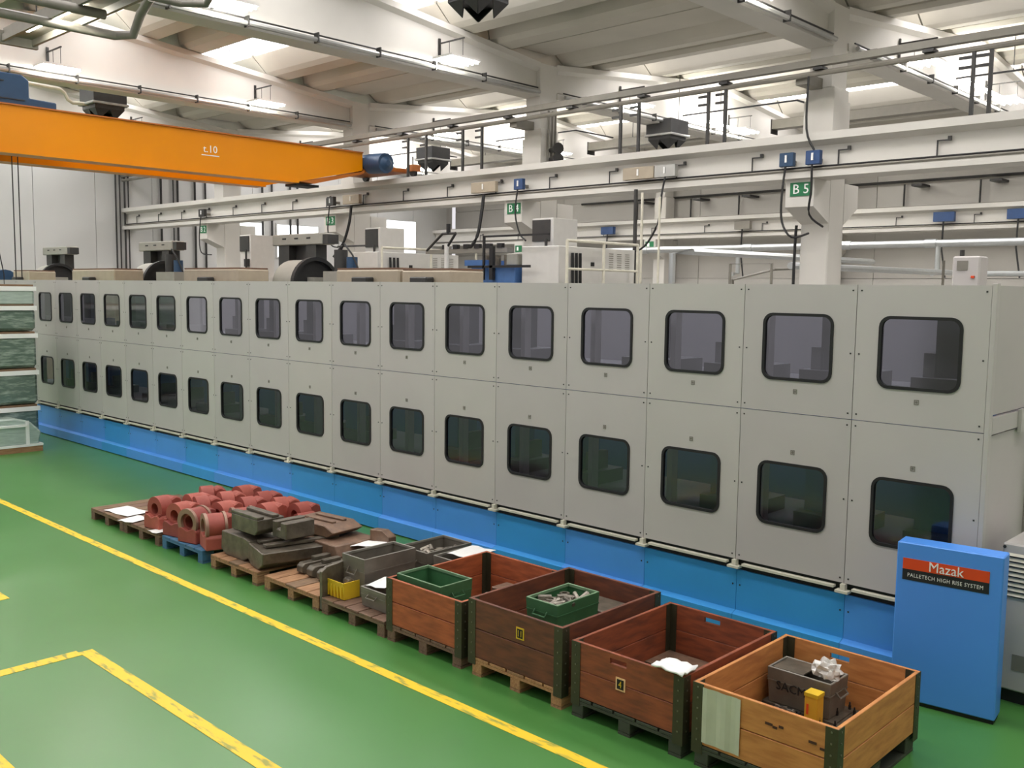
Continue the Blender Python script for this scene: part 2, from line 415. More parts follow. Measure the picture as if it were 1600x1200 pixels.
# parallel service rails above row B, with uprights
r = thing('service_rail', 'pair of long grey service rails running in front of the columns', 'rail', (-16, 10.6, 7.3))
B('upper_tray', M['pipe'], r, XL, 4, 10.5, 10.66, 7.40, 7.53)
T('lower_tube', M['pipe'], r, [(XL, 10.6, 7.27), (4, 10.6, 7.27)], .055)
for k in range(18):
    x = 1.6-k*2.1
    B('cross_bracket', M['dark'], r, x, x+.2, 10.49, 10.72, 7.325, 7.378)
for i, gx in enumerate(GX):
    B('wall_arm', M['pipe'], r, gx-.2, gx+.05, 10.67, 11.32, 7.12, 7.32)
for i, x in enumerate((-3.84, -3.55, -8.78, -9.2, -11.02, -11.53, -16.07, -16.8, -18.28, -19.05)):
    o = MB().box(x-.03, x+.03, 10.57, 10.63, 6.14, 7.24).box(x-.25, x-.02, 10.58, 10.62, 7.12, 7.17).box(x-.25, x-.02, 10.58, 10.62, 6.95, 7.0).build('rail_post', M['dark'])
    tag(o, 'dark steel post standing on the runway beam, %s from the right' % ['first', 'second', 'third', 'fourth', 'fifth', 'sixth', 'seventh', 'eighth', 'ninth', 'tenth'][i], 'post', 'posts on the runway beam')

# ------------------------------------------------------------------ pallet storage machine
NB = 20
PX = lambda n: -n*1.0
mc = thing('pallet_storage_machine', 'long two-tier grey pallet storage machine with rounded windows and blue base', 'machine', (0, 0, 0))
WU = (2.275, 2.835, .105); WLo = (1.03, 1.575, .105)
def panel(n, z0, z1, win, up):
    x0, x1 = PX(n+1)+.003, PX(n)-.003
    wx0, wx1 = PX(n+1)+.19, PX(n+1)+.815
    inner = rrect(wx0, wx1, win[0], win[1], .085)
    # outer loop matched to inner loop
    k = len(inner)//4; outer = []
    cs = [(x1, z1), (x0, z1), (x0, z0), (x1, z0)]
    for c in range(4):
        for i in range(k): outer.append(cs[c])
    m = M['panel'][(n*7+(3 if up else 0)) % 3]
    v = [(p[0], 0, p[1]) for p in outer]+[(p[0], 0, p[1]) for p in inner]+[(p[0], .03, p[1]) for p in inner]
    N = len(inner); f = []
    for i in range(N):
        j = (i+1) % N
        if outer[i] == outer[j]: f.append((i, N+i, N+j))
        else: f.append((i, N+i, N+j, j))
        f.append((N+i, 2*N+i, 2*N+j, N+j))
    b = len(v)
    v += [(x, y, z) for x in (x0, x1) for y in (0, .03) for z in (z0, z1)]
    f += [(b, b+1, b+3, b+2), (b+4, b+6, b+7, b+5), (b, b+4, b+6, b+2), (b+1, b+3, b+7, b+5)]
    mb = MB().add(v, f)
    me_o = mb.build('panel', m, mc)
    bm = bmesh.new(); bm.from_mesh(me_o.data); bmesh.ops.remove_doubles(bm, verts=bm.verts, dist=1e-5)
    for ff in bm.faces: ff.normal_update()
    bmesh.ops.recalc_face_normals(bm, faces=bm.faces)
    bm.to_mesh(me_o.data); bm.free()
    MB().ring(rrect(wx0-.002, wx1+.002, win[0]-.002, win[1]+.002, .087), rrect(wx0+.022, wx1-.022, win[0]+.022, win[1]-.022, .065), -.010, .02, 'y').build('window_gasket', M['black'], me_o)
    pn = rrect(wx0+.015, wx1-.015, win[0]+.015, win[1]-.015, .07)
    MB().add([(p[0], .008, p[1]) for p in pn], [tuple(range(len(pn)))]).build('pane', M['glass'], me_o)
    lz = 2.185 if up else 1.672
    cx = (wx0+wx1)/2
    pl = MB().ring([(cx-.018, lz-.02), (cx+.018, lz-.02), (cx+.018, lz+.02), (cx-.018, lz+.02)], [(cx-.012, lz-.014), (cx+.012, lz-.014), (cx+.012, lz+.014), (cx-.012, lz+.014)], -.003, 0)
    pl.box(cx-.009, cx+.009, -.003, 0, lz-.003, lz+.003).box(cx-.003, cx+.003, -.003, 0, lz-.011, lz+.011)
    pl.build('number_plate', M['pipe'], me_o)
for n in range(NB):
    panel(n, 2.004, 3.075, WU, True); panel(n, .660, 1.998, WLo, False)
    x0, x1 = PX(n+1)+.002, PX(n)-.002
    bl = M['blue'][1 if n in (1, 2, 4, 7, 8, 11, 14) else 0]
    MB().prism([(.03, .555), (.03, .19), (-.035, .165), (-.035, .015), (.10, .015), (.10, .555)], x0, x1).build('base_panel', bl, mc)
    B('bottom_rail', M['rail'], mc, x0+.075, x1-.075, -.03, .02, .612, .632)
    B('clamp', M['rail'], mc, PX(n)-.055, PX(n)+.055, -.05, .02, .585, .605)
    B('clamp_post', M['rail'], mc, PX(n)-.02, PX(n)+.02, -.03, .02, .606, .655)
B('painted_gap_shadow', M['black'], mc, -NB, 0, .05, .12, .556, .658)  # black strip painted in as the shade of the gap under the panels
B('plinth', M['black'], mc, -NB, 0, .0, .09, 0, .014)
B('top_cap', M['panel'][0], mc, -NB, 0, .031, .16, 3.05, 3.075)
sc = MB()
for n in range(NB):
    for z in (3.03, 2.53, 2.05, 1.955, 1.35, .70, .42):
        for dx in (-.035, .035):
            x = PX(n)+dx
            if n == 0 and dx > 0: continue
            y = -.004 if z > .6 else .026
            sc.box(x-.006, x+.006, y, y+.006, z-.006, z+.006)
s_ = sc.build('screws', M['dark'], mc); s_['kind'] = 'stuff'
# end frame on the right
B('corner_post', M['panel'][0], mc, 0, .035, -.004, .06, .02, 3.09, bevel=.003)
B('end_panel', M['panel'][1], mc, .0, .02, .063, 1.0, 2.13, 3.075)
B('end_band', M['panel'][0], mc, .0, .035, .063, 1.0, 1.99, 2.115)
B('end_bracket', M['panel'][2], mc, .036, .06, .66, .84, 1.95, 2.13)
B('end_panel', M['panel'][1], mc, .0, .02, .063, 1.0, .02, 1.975)
B('end_frame', M['machgrey'], mc, .0, .05, 1.0, 1.12, .0, 3.07)
B('end_panel', M['machgrey'], mc, -.02, .0, 1.12, 2.2, .0, 3.0)
# inside
B('shelf_deck', M['interior'], mc, -NB, -.05, .5, 1.75, 2.10, 2.18)
B('shelf_deck', M['interior'], mc, -NB, -.05, .5, 1.75, .80, .88)
B('rear_sheet', M['interior2'], mc, -NB, -.05, 3.3, 3.34, 0, 3.0)
B('rear_sheet', M['bluedark'], mc, -NB, -.05, 2.2, 2.22, .1, 1.9)
for n in range(NB+1):
    B('frame_post', M['interior2'], mc, PX(n)-.06, PX(n)-.0, .45, .55, .02, 3.0)
B('top_beam', M['interior2'], mc, -NB, -.05, .45, .55, 2.86, 2.98)
for n in range(NB):
    cx = PX(n)-.5
    for up in (0, 1):
        z = 2.18 if up else .88
        if (n*5+up*3) % 4 == 3 and n not in (0,): continue
        fx = thing('machining_pallet', 'machining pallet and fixture behind the %s %s window from the right' % (ORD[n], 'upper' if up else 'lower'), 'pallet', (cx, .95, z), 'pallets stored inside the machine')
        B('table', M['interior'], fx, cx-.3, cx+.3, .65, 1.25, z, z+.14)
        kind = (n*3+up) % 3
        if kind == 0:
            B('fixture', M['interior3'] if up else M['bluedark'], fx, cx-.26, cx+.06, .78, 1.12, z+.14, z+.14+.62)
            B('clamp_block', M['interior'], fx, cx+.12, cx+.2, .8, 1.1, z+.14, z+.14+.2)
        elif kind == 1:
            B('fixture', M['interior3'] if up else M['bluedark'], fx, cx-.2, cx+.1, .78, 1.12, z+.14, z+.66, rot=.3)
            B('clamp_block', M['interior'], fx, cx-.24, cx-.12, .75, 1.1, z+.14, z+.34)
        else:
            MB().tube([(cx, .95, z+.14), (cx, .95, z+.4)], .2, 14).build('fixture', M['interior'], fx)
            B('clamp_block', M['interior2'], fx, cx-.08, cx+.26, .85, 1.05, z+.4, z+.47)

# ------------------------------------------------------------------ control box and grey cabinet on the right
ang = math.radians(7)
mz = thing('control_box', 'blue control box with orange and black nameplate beside the machine end', 'box', (-.07, -.25, 0))
L = .71; TH = .19
MB().box(-.43, .28, -.40, -.40+TH, .03, 1.205).build('body', M['mazblue'], mz, bevel=.008)
MB().box(-.42, .27, -.385, -.40+TH-.01, 0, .03).build('kick_plate', M['black'], mz)
nx0, nx1 = -.385, .195
B('orange_strip', M['orangered'], mz, nx0, nx1, -.404, -.400, 1.01, 1.09)
B('black_strip', M['signblack'], mz, nx0, nx1, -.404, -.400, .93, 1.009)
text('lettering', 'Mazak', M['white'], mz, (-.09, -.406, 1.048), (1, 0, 0), (0, 0, 1), .098, squash=.95)
text('lettering', 'PALLETECH HIGH RISE SYSTEM', M['white'], mz, ((nx0+nx1)/2, -.406, .968), (1, 0, 0), (0, 0, 1), .040, depth=.001, squash=.84, space=1.12)
for ch in kids(mz): pass
mz.rotation_euler = (0, 0, math.radians(6.5))

cb = thing('electrical_cabinet', 'light grey cabinet with louvred vents at the right edge', 'cabinet', (.75, .3, 0))
B('body', M['panel'][1], cb, .14, 1.1, .12, .7, .10, 1.20, bevel=.012)
B('plinth', M['black'], cb, .17, 1.07, .16, .68, 0, .10)
for k in range(9):
    z = 1.13-k*.037
    MB().prism([(.12, z), (.10, z-.018), (.12, z-.022)], .17, .40).build('louvre', M['rail'], cb)
    B('louvre_gap', M['black'], cb, .165, .405, .116, .121, z-.031, z-.022)
B('label_plate', M['pipe'], cb, .25, .42, .114, .12, .26, .38)
MB().ring([(.28+.04*math.cos(t*PI/6), 1.235+.04*math.sin(t*PI/6)) for t in range(12)], [(.28+.022*math.cos(t*PI/6), 1.235+.022*math.sin(t*PI/6)) for t in range(12)], .4, .425, 'y').build('eye_bolt', M['steel'], cb)
MB().tube([(.155, .112, 1.17), (.155, .12, 1.17)], .012).build('bolt', M['dark'], cb)

# ------------------------------------------------------------------ pallets
def make_pallet(label, mats, wd=.92, group='wooden pallets in a row'):
    t = thing('wooden_pallet', label, 'pallet', (0, 0, 0), group)
    h = wd/2
    for k in range(5):
        c = -h+.086+k*(wd-.172)/4
        B('deck_plank', mats[k % len(mats)], t, c-.086, c+.086, -.6, .6, .122, .144, bevel=.003)
    for y in (-.53, 0, .53):
        B('cross_board', mats[0], t, -h, h, y-.07, y+.07, .100, .121)
        for x in (-h+.05, 0, h-.05):
            B('block', mats[1 % len(mats)], t, x-.05, x+.05, y-.07, y+.07, .022, .099, bevel=.004)
    for x in (-h+.05, 0, h-.05):
        B('bottom_board', mats[2 % len(mats)], t, x-.05, x+.05, -.6, .6, 0, .021)
    return t
YP = -1.73
SN = {}
PMATS = {'old': [M['wood'][0], M['wood'][2], M['wood'][0]], 'mid': [M['wood'][1], M['wood'][1], M['wood'][0]], 'dark': [M['wood'][2], M['wood'][2], M['wood'][2]], 'blue': [M['woodblue']]*3, 'light': [M['woodlight'], M['woodlight'], M['wood'][1]], 'green': [M['woodgreen']]*3, 'red': [M['rust'], M['wood'][2], M['wood'][2]]}
plist = [(-9.53, 'old', 'empty-ended brown pallet at the far left of the row'),
         (-8.60, 'old', 'brown pallet under the left red castings'),
         (-7.60, 'blue', 'blue painted wooden pallet under the red castings'),
         (-6.50, 'mid', 'brown wooden pallet under the large dark castings'),
         (-5.45, 'mid', 'brown wooden pallet under the dark steel blocks'),
         (-4.48, 'red', 'reddish worn pallet under the grey crates and yellow bin'),
         (-3.52, 'dark', 'brown worn pallet under the orange collar box'),
         (-2.47, 'light', 'light new wood pallet under the collar box marked 11'),
         (-1.45, 'green', 'dark green pallet under the collar box marked 4'),
         (-.43, 'green', 'dark green pallet under the tan collar box nearest the camera')]
for x, k, lab in plist:
    if k not in SN:
        p = make_pallet(lab, PMATS[k]); p.location = (x, YP, 0); SN[k] = snapshot(p)
    else:
        dup(SN[k], (x, YP, 0), 0, lab)
# ------------------------------------------------------------------ collars
def collar_box(cx, w_, top, m, label, rows=2, slot=(), tagtxt=None, tagmat=None, rot=0):
    t = thing('pallet_collar', label, 'collar box', (cx, YP, .146), 'wooden pallet collars')
    x0, x1, y0, y1 = cx-w_/2, cx+w_/2, YP-.6, YP+.6
    z0 = .147; hh = (top-z0)/rows
    for r_ in range(rows):
        a, b = z0+r_*hh+.003, z0+(r_+1)*hh-.003
        for fy0, side in ((y0, 'f'), (y1-.025, 'b')):
            if r_ == rows-1 and side in slot:
                sx = cx-.06; s0, s1 = sx-.07, sx+.07; sz0, sz1 = b-.075, b-.035
                MB().ring([(x0, a), (x1, a), (x1, b), (x0, b)], [(s0, sz0), (s1, sz0), (s1, sz1), (s0, sz1)], fy0, fy0+.025, 'y').build('plank', m, t)
            else:
                B('plank', m, t, x0, x1, fy0, fy0+.025, a, b, bevel=.003)
        for fx0 in (x0, x1-.025):
            B('plank', m, t, fx0, fx0+.025, y0+.026, y1-.026, a, b, bevel=.003)
    for sx, x in ((1, x0), (-1, x1)):
        for sy, y in ((1, y0), (-1, y1)):
            e = .004
            xa, xb = sorted((x-sx*e, x+sx*.075)); ya, yb = sorted((y-sy*e, y))
            mb = MB().box(xa, xb, ya, yb, z0-.06, top-.004)
            xa, xb = sorted((x-sx*e, x)); ya, yb = sorted((y, y+sy*.075))
            mb.box(xa, xb, ya, yb, z0-.06, top-.004)
            xa, xb = sorted((x+sx*.025, x+sx*.085)); ya, yb = sorted((y+sy*.026, y+sy*.03))
            mb.box(xa, xb, ya, yb, z0, top-.004)
            xa, xb = sorted((x+sx*.026, x+sx*.03)); ya, yb = sorted((y+sy*.03, y+sy*.085))
            mb.box(xa, xb, ya, yb, z0, top-.004)
            h = mb.build('corner_hinge', M['hinge'], t)
            rv = MB()
            for k in range(6):
                z = z0+.03+k*(top-z0-.06)/5
                for o_ in (.036,):
                    cy = y-sy*(e+.002)
                    rv.box(x+sx*o_-.005, x+sx*o_+.005, cy-.002, cy+.002, z-.005, z+.005)
                    cx_ = x-sx*(e+.002)
                    rv.box(cx_-.002, cx_+.002, y+sy*o_-.005, y+sy*o_+.005, z-.005, z+.005)
            rv.build('rivets', M['rivet'], h)['kind'] = 'stuff'
    if tagtxt:
        tx, tz, txt = tagtxt
        tg = B('number_tag', M['yellowplastic'] if tagmat is None else tagmat, t, tx-.04, tx+.04, y0-.004, y0, tz-.045, tz+.045)
        B('tag_field', M['ink'], tg, tx-.028, tx+.028, y0-.006, y0-.0045, tz-.034, tz+.034)
        text('lettering', txt, M['yellowplastic'], tg, (tx, y0-.008, tz-.002), (1, 0, 0), (0, 0, 1), .068, depth=.001, squash=.8)
    return t
collar_box(-3.52, .93, .55, M['col_a'], 'orange stained wooden pallet collar holding a green crate')
collar_box(-2.49, .96, .61, M['col_11'], 'dark red stained wooden pallet collar with yellow number 11 tag', tagtxt=(-2.42, .46, '11'))
collar_box(-1.45, .93, .55, M['col_4'], 'red brown wooden pallet collar with pale number 4 tag', slot=('f', 'b'), tagtxt=(-1.485, .35, '4'), tagmat=M['tagpale'])
rc = collar_box(-.43, .96, .55, M['col_r'], 'light tan wooden pallet collar nearest the camera with paper sheet', slot=('b',))
ps = MB(); n = 8
ps.add([(-.84+.27*i/n, -2.334-.004*math.sin(i*1.7), z) for i in range(n+1) for z in (.17, .53)], [(2*i, 2*i+2, 2*i+3, 2*i+1) for i in range(n)])
ps.build('paper_sheet', M['paperold'], rc)['label'] = 'grey-green paper sheet fixed to the front'
mk = MB()
for (a, b, c) in ((-.38, .44, .05), (-.34, .43, .03), (-.30, .445, .03), (-.10, .42, .05), (-.04, .40, .03), (0, .405, .02), (.0, .37, .03)):
    mk.box(a-c/2, a+c/2, -2.3325, -2.331, b-.008, b+.008, )
mk.build('scribbled_marks', M['stain'], rc)['kind'] = 'stuff'

# ------------------------------------------------------------------ crates
def crate(label, cx, cy, z, lx, ly, h, m, rot=0, handles='x', group=None, fill=None, name='steel_crate'):
    t = thing(name, label, 'crate', (cx, cy, z), group)
    tp = .012
    a = [(-lx/2+tp, -ly/2+tp), (lx/2-tp, -ly/2+tp), (lx/2-tp, ly/2-tp), (-lx/2+tp, ly/2-tp)]
    b = [(-lx/2, -ly/2), (lx/2, -ly/2), (lx/2, ly/2), (-lx/2, ly/2)]
    th = .006
    def ins(p, d): return [(x-math.copysign(d, x), y-math.copysign(d, y)) for x, y in p]
    v = [(cx+x, cy+y, z) for x, y in a]+[(cx+x, cy+y, z+h) for x, y in b]+[(cx+x, cy+y, z+h) for x, y in ins(b, th)]+[(cx+x, cy+y, z+.012) for x, y in ins(a, th)]
    f = [(3, 2, 1, 0), (12, 13, 14, 15)]
    for q in range(3):
        for i in range(4):
            j = (i+1) % 4; f.append((q*4+i, q*4+j, q*4+4+j, q*4+4+i))
    MB().add(v, f).build('shell', m, t)
    o = ins(b, -.014); i_ = ins(b, .001)
    MB().ring([(cx+x, cy+y) for x, y in o], [(cx+x, cy+y) for x, y in i_], z+h-.02, z+h+.006, 'z').build('rim', M['rimgreen'] if m is M['crategreen'] else M['rimgrey'], t, bevel=.003)
    MB().ring([(cx+x*.995, cy+y*.995) for x, y in b], [(cx+x*.97, cy+y*.97) for x, y in b], z+h*.62, z+h*.66, 'z').build('rib_band', m, t)
    for s in (-1, 1):
        if handles == 'x':
            x = cx+s*(lx/2+.004)
            pts = [(x, cy-.06, z+h*.72), (x+s*.03, cy-.06, z+h*.58), (x+s*.03, cy+.06, z+h*.58), (x, cy+.06, z+h*.72)]
        else:
            y = cy+s*(ly/2+.004)
            pts = [(cx-.06, y, z+h*.72), (cx-.06, y+s*.03, z+h*.58), (cx+.06, y+s*.03, z+h*.58), (cx+.06, y, z+h*.72)]
        T('handle', m, t, pts, .007, 6)
    t.rotation_euler = (0, 0, rot)
    if fill:
        rnd = random.Random(hash(label) % 1000 if False else len(label)*7+int(abs(cx)*10))
        for k in range(fill[0]):
            px_, py_ = rnd.uniform(-.36, .36)*lx, rnd.uniform(-.36, .36)*ly
            ca, sa = math.cos(rot), math.sin(rot)
            X, Y = cx+px_*ca-py_*sa, cy+px_*sa+py_*ca
            zz = z+fill[1]*h+rnd.uniform(-.02, .02)
            a_ = rnd.uniform(0, PI); l = rnd.uniform(.05, .1)
            mb = MB()
            if k % 3 == 0:
                mb.tube([(X-l*math.cos(a_)*.6, Y-l*math.sin(a_)*.6, zz), (X+l*math.cos(a_)*.6, Y+l*math.sin(a_)*.6, zz+.03)], rnd.uniform(.012, .03), 10)
            elif k % 3 == 1:
                mb.box(X-l*.6, X+l*.6, Y-.025, Y+.025, zz-.02, zz+.02, rot=a_)
            else:
                R_ = rnd.uniform(.025, .045)
                cir = lambda r_: [(X+r_*math.cos(t_*PI/6), Y+r_*math.sin(t_*PI/6)) for t_ in range(12)]
                mb.ring(cir(R_), cir(R_*.55), zz-.015, zz+.02, 'z')
            o_ = mb.build('metal_part', M['scrap'] if rnd.random() < .6 else M['darksteel'])
            tag(o_, 'small metal part heaped in the %s' % label.split(',')[0][:60], 'part', 'small parts in the %s' % label.split(',')[0])
    return t
G, D = M['crategreen'], M['crategrey']
crate('empty green steel crate, front left of the orange collar', -3.67, -2.07, .33, .56, .36, .24, G)
crate('green steel crate full of metal parts, inside the dark red collar', -2.41, -1.86, .42, .32, .50, .235, G, handles='y', fill=(22, .8))
crate('long grey steel crate, on the reddish pallet', -4.79, -1.77, .15, .34, .62, .36, D, handles='y')
crate('grey steel crate holding scrap parts, behind the long grey crate', -4.76, -1.33+.25, .15, .42, .6, .30, D, handles='y', fill=(16, .75))
crate('grey steel crate with white paper on top, against the orange collar', -4.30, -1.02-.1, .15, .34, .5, .30, D, handles='y', fill=(6, .5))
crate('low grey steel crate, beside the orange collar corner', -4.33, -2.0, .15, .36, .42, .17, D, handles='y')
sac = crate('lidded grey steel crate with black lettering, in the tan collar', -.60, -1.40, .20, .46, .26, .24, D, handles='x')
tl = text('lettering', 'SACMI', M['ink'], sac, (-.64, -1.534, .33), (1, 0, 0), (0, 0, 1), .085, depth=.002)
B('lid_plate', M['darksteel'], sac, -.80, -.58, -1.51, -1.29, .437, .445)
# yellow bin with fitting
yb = thing('yellow_bin', 'small yellow plastic bin holding a metal fitting', 'bin', (-4.84, -2.16, .15))
MB().add([(-4.95, -2.24, .15), (-4.71, -2.24, .15), (-4.71, -2.0, .15), (-4.95, -2.0, .15), (-4.97, -2.26, .31), (-4.70, -2.26, .31), (-4.70, -1.99, .31), (-4.97, -1.99, .31),
          (-4.96, -2.25, .31), (-4.71, -2.25, .31), (-4.71, -2.0, .31), (-4.96, -2.0, .31), (-4.94, -2.23, .16), (-4.72, -2.23, .16), (-4.72, -2.01, .16), (-4.94, -2.01, .16)],
         [(3, 2, 1, 0), (12, 13, 14, 15)]+[(q+i, q+(i+1) % 4, q+4+(i+1) % 4, q+4+i) for q in (0, 4, 8) for i in range(4)]).build('shell', M['yellowplastic'], yb)
for k in range(5):
    B('rib', M['yellowplastic'], yb, -4.94+k*.05, -4.93+k*.05, -2.262, -2.25, .16, .27)
ft = MB().tube([(-4.86, -2.12, .165), (-4.82, -2.1, .30)], .045, 10).tube([(-4.88, -2.1, .27), (-4.77, -2.12, .28)], .03, 10).build('pipe_fitting', M['scrap'], smooth=True)
tag(ft, 'bright metal pipe fitting sitting in the small yellow bin', 'fitting')
# items in the tan box
dk = B('steel_plate', M['darksteel'], None, -.45, .0, -1.95, -1.2, .147, .185, bevel=.004); tag(dk, 'flat dark steel plate with studs in the tan collar', 'plate')
dk = B('steel_plate', M['rust'], None, -.86, -.47, -2.2, -1.56, .147, .175, bevel=.004); tag(dk, 'flat brown steel plate with small holes in the tan collar', 'plate')
dk = B('steel_plate', M['darksteel'], None, -.86, -.33, -1.54, -1.22, .147, .195); tag(dk, 'flat dark plate under the lettered crate', 'plate')
for k, (x, y) in enumerate(((-.36, -1.25), (-.30, -1.31), (-.38, -1.40), (-.24, -1.26), (-.40, -1.62), (-.30, -1.60), (-.36, -1.70), (-.12, -1.30), (-.1, -1.5))):
    s = MB().tube([(x, y, .186), (x, y, .225)], .010, 8).tube([(x, y, .226), (x, y, .245)], .006, 8).build('stud_bolt', M['black'], smooth=True)
    tag(s, 'short black stud bolt standing on the dark plate', 'bolt', 'stud bolts on the dark plate')
tr = thing('small_tray', 'small open black tray of metal chips in the tan collar', 'tray', (-.66, -1.62, .178))
MB().ring([(-.74, -1.70), (-.55, -1.70), (-.55, -1.57), (-.74, -1.57)], [(-.725, -1.685), (-.565, -1.685), (-.565, -1.585), (-.725, -1.585)], .178, .215, 'z').build('wall', M['black'], tr)
B('base', M['black'], tr, -.74, -.55, -1.70, -1.57, .176, .182)
chips = MB(); rnd = random.Random(3)
for k in range(60):
    x, y = rnd.uniform(-.715, -.575), rnd.uniform(-1.675, -1.595); chips.box(x-.012, x+.012, y-.006, y+.006, .19, .2+rnd.uniform(0, .03), rot=rnd.uniform(0, 3))
tag(chips.build('metal_chips', M['scrap']), 'bright metal chips heaped in the small black tray', 'chips', kind='stuff')
ct = thing('carton', 'upright yellow carton leaning by the lettered crate', 'carton', (-.44, -1.62, .19))
B('body', M['carton'], ct, -.485, -.395, -1.665, -1.575, .19, .40, bevel=.003)
B('lid', M['yellowplastic'], ct, -.488, -.392, -1.668, -1.572, .38, .405)
B('printed_label', M['orangered'], ct, -.47, -.455, -1.668, -1.665, .26, .33)
# crumpled bag
def blob(name, m, c, s, seed, label, cat, amp=.35, flat=False, parent=None):
    rnd = random.Random(seed); bm = bmesh.new()
    bmesh.ops.create_icosphere(bm, subdivisions=3, radius=1)
    for v in bm.verts:
        k = 1+rnd.uniform(-amp, amp)*.5
        v.co = Vector((v.co.x*s[0]*k, v.co.y*s[1]*k, max(v.co.z, -.4)*s[2]*k))
    me = bpy.data.meshes.new(name); bm.to_mesh(me); bm.free(); me.materials.append(m)
    o = bpy.data.objects.new(name, me); COL.objects.link(o); o.location = c
    tag(o, label, cat); return o
blob('plastic_bag', M['bag'], (-.45, -1.42, .485), (.09, .07, .085), 4, 'crumpled clear plastic bag on the lettered crate', 'bag', .5)
# box 4 contents: dark plates and cloth
for k, (x0, x1, y0, y1, z, r_) in enumerate(((-1.88, -1.5, -1.5, -1.17, .15, 0), (-1.86, -1.46, -1.92, -1.52, .15, .03), (-1.44, -1.05, -1.6, -1.2, .15, -.02), (-1.42, -1.04, -2.2, -1.65, .15, 0), (-1.75, -1.35, -1.75, -1.45, .176, .25), (-1.84, -1.5, -2.28, -1.95, .15, .05))):
    o = B('floor_board', M['darksteel'] if k % 2 else M['rust'], None, x0, x1, y0, y1, z, z+.022, rot=r_)
    tag(o, ['dark board at the back left', 'brown board at the left', 'dark board at the back right', 'brown board at the front right', 'tilted dark board lying on top', 'dark board at the front left'][k if k != 1 else 1]+' inside the collar marked 4', 'board', 'boards inside the collar marked 4')
cl = MB(); n = 7; rnd = random.Random(11)
v = [(-1.22+i*.04, -2.36+j*.03, .565+rnd.uniform(0, .028)) for j in range(n) for i in range(n)]
cl.add(v, [(j*n+i, j*n+i+1, (j+1)*n+i+1, (j+1)*n+i) for j in range(n-1) for i in range(n-1)])
o = cl.build('crumpled_cloth', M['paper'], smooth=True)
md = o.modifiers.new('s', 'SOLIDIFY'); md.thickness = .012
tag(o, 'crumpled white cloth over the front corner of collar 4', 'cloth')
# box 11 contents
for k, (b, lab, m) in enumerate((((-2.6, -2.15, -1.5, -1.2, .15, .46), 'large dark flat plate standing at the back right of collar 11', M['darksteel']), ((-2.85, -2.62, -2.2, -1.6, .15, .34), 'wood block at the left inside collar 11', M['wood'][1]), ((-2.6, -2.24, -2.12, -1.6, .15, .415), 'dark block under the full green crate', M['darksteel']))):
    tag(B('steel_block', m, None, *b, bevel=.006), lab, 'block')
o = MB().tube([(-2.17, -2.2, .5), (-2.05, -2.1, .53)], .03, 10).build('pipe_piece', M['steel'], smooth=True); tag(o, 'short bright pipe piece beside the full green crate', 'pipe')
# orange box contents
for k, (b, lab) in enumerate((((-3.35, -3.12, -2.25, -1.7, .15, .42), 'dark steel block right of the empty green crate'), ((-3.93, -3.4, -2.25, -1.95, .15, .33), 'dark block carrying the empty green crate'), ((-3.6, -3.12, -1.45, -1.25, .15, .36), 'long dark steel bar at the back of the orange collar'))):
    tag(B('steel_block', M['rust'] if k else M['darksteel'], None, *b, bevel=.006), lab, 'block')
for k, x in enumerate((-3.45, -3.28, -3.18)):
    o = MB().tube([(x, -1.62, .15), (x, -1.62, .37)], .045, 12).build('metal_sleeve', M['steel'], smooth=True)
    tag(o, '%s bright metal sleeve standing in the orange collar' % ['left', 'middle', 'right'][k], 'sleeve', 'sleeves in the orange collar')
# papers
def paper(name, x, y, z, wx, wy, rot, lab, tilt=0):
    ca, sa = math.cos(rot), math.sin(rot); v = []
    n = 4
    for i in range(n+1):
        for j in range(2):
            a, b = (i/n-.5)*wx, (j-.5)*wy
            v.append((x+a*ca-b*sa, y+a*sa+b*ca, z+.006*math.sin(i*2.1)+tilt*a))
    o = MB().add(v, [(2*i, 2*i+2, 2*i+3, 2*i+1) for i in range(n)]).build(name, M['paper'])
    o.modifiers.new('s', 'SOLIDIFY').thickness = .002
    tag(o, lab, 'paper')
paper('paper_sheet', -9.45, -2.1, .155, .55, .32, .1, 'white paper sheet on the far left pallet')
paper('paper_sheet', -8.98, -2.22, .155, .26, .3, .3, 'white paper sheet tucked beside the first red casting')
paper('paper_sheet', -8.24, -2.24, .155, .2, .25, 0, 'white paper slip under the front red castings')
paper('paper_sheet', -5.48, -1.34, .37, .36, .22, .5, 'white paper sheet on the dark clutter behind the grey crate', .1)
paper('paper_sheet', -4.26, -1.06, .47, .3, .38, .1, 'white paper sheet lying on the rear grey crate')
paper('paper_sheet', -4.40, -2.02, .34, .2, .3, .3, 'white paper sheet in the low grey crate')

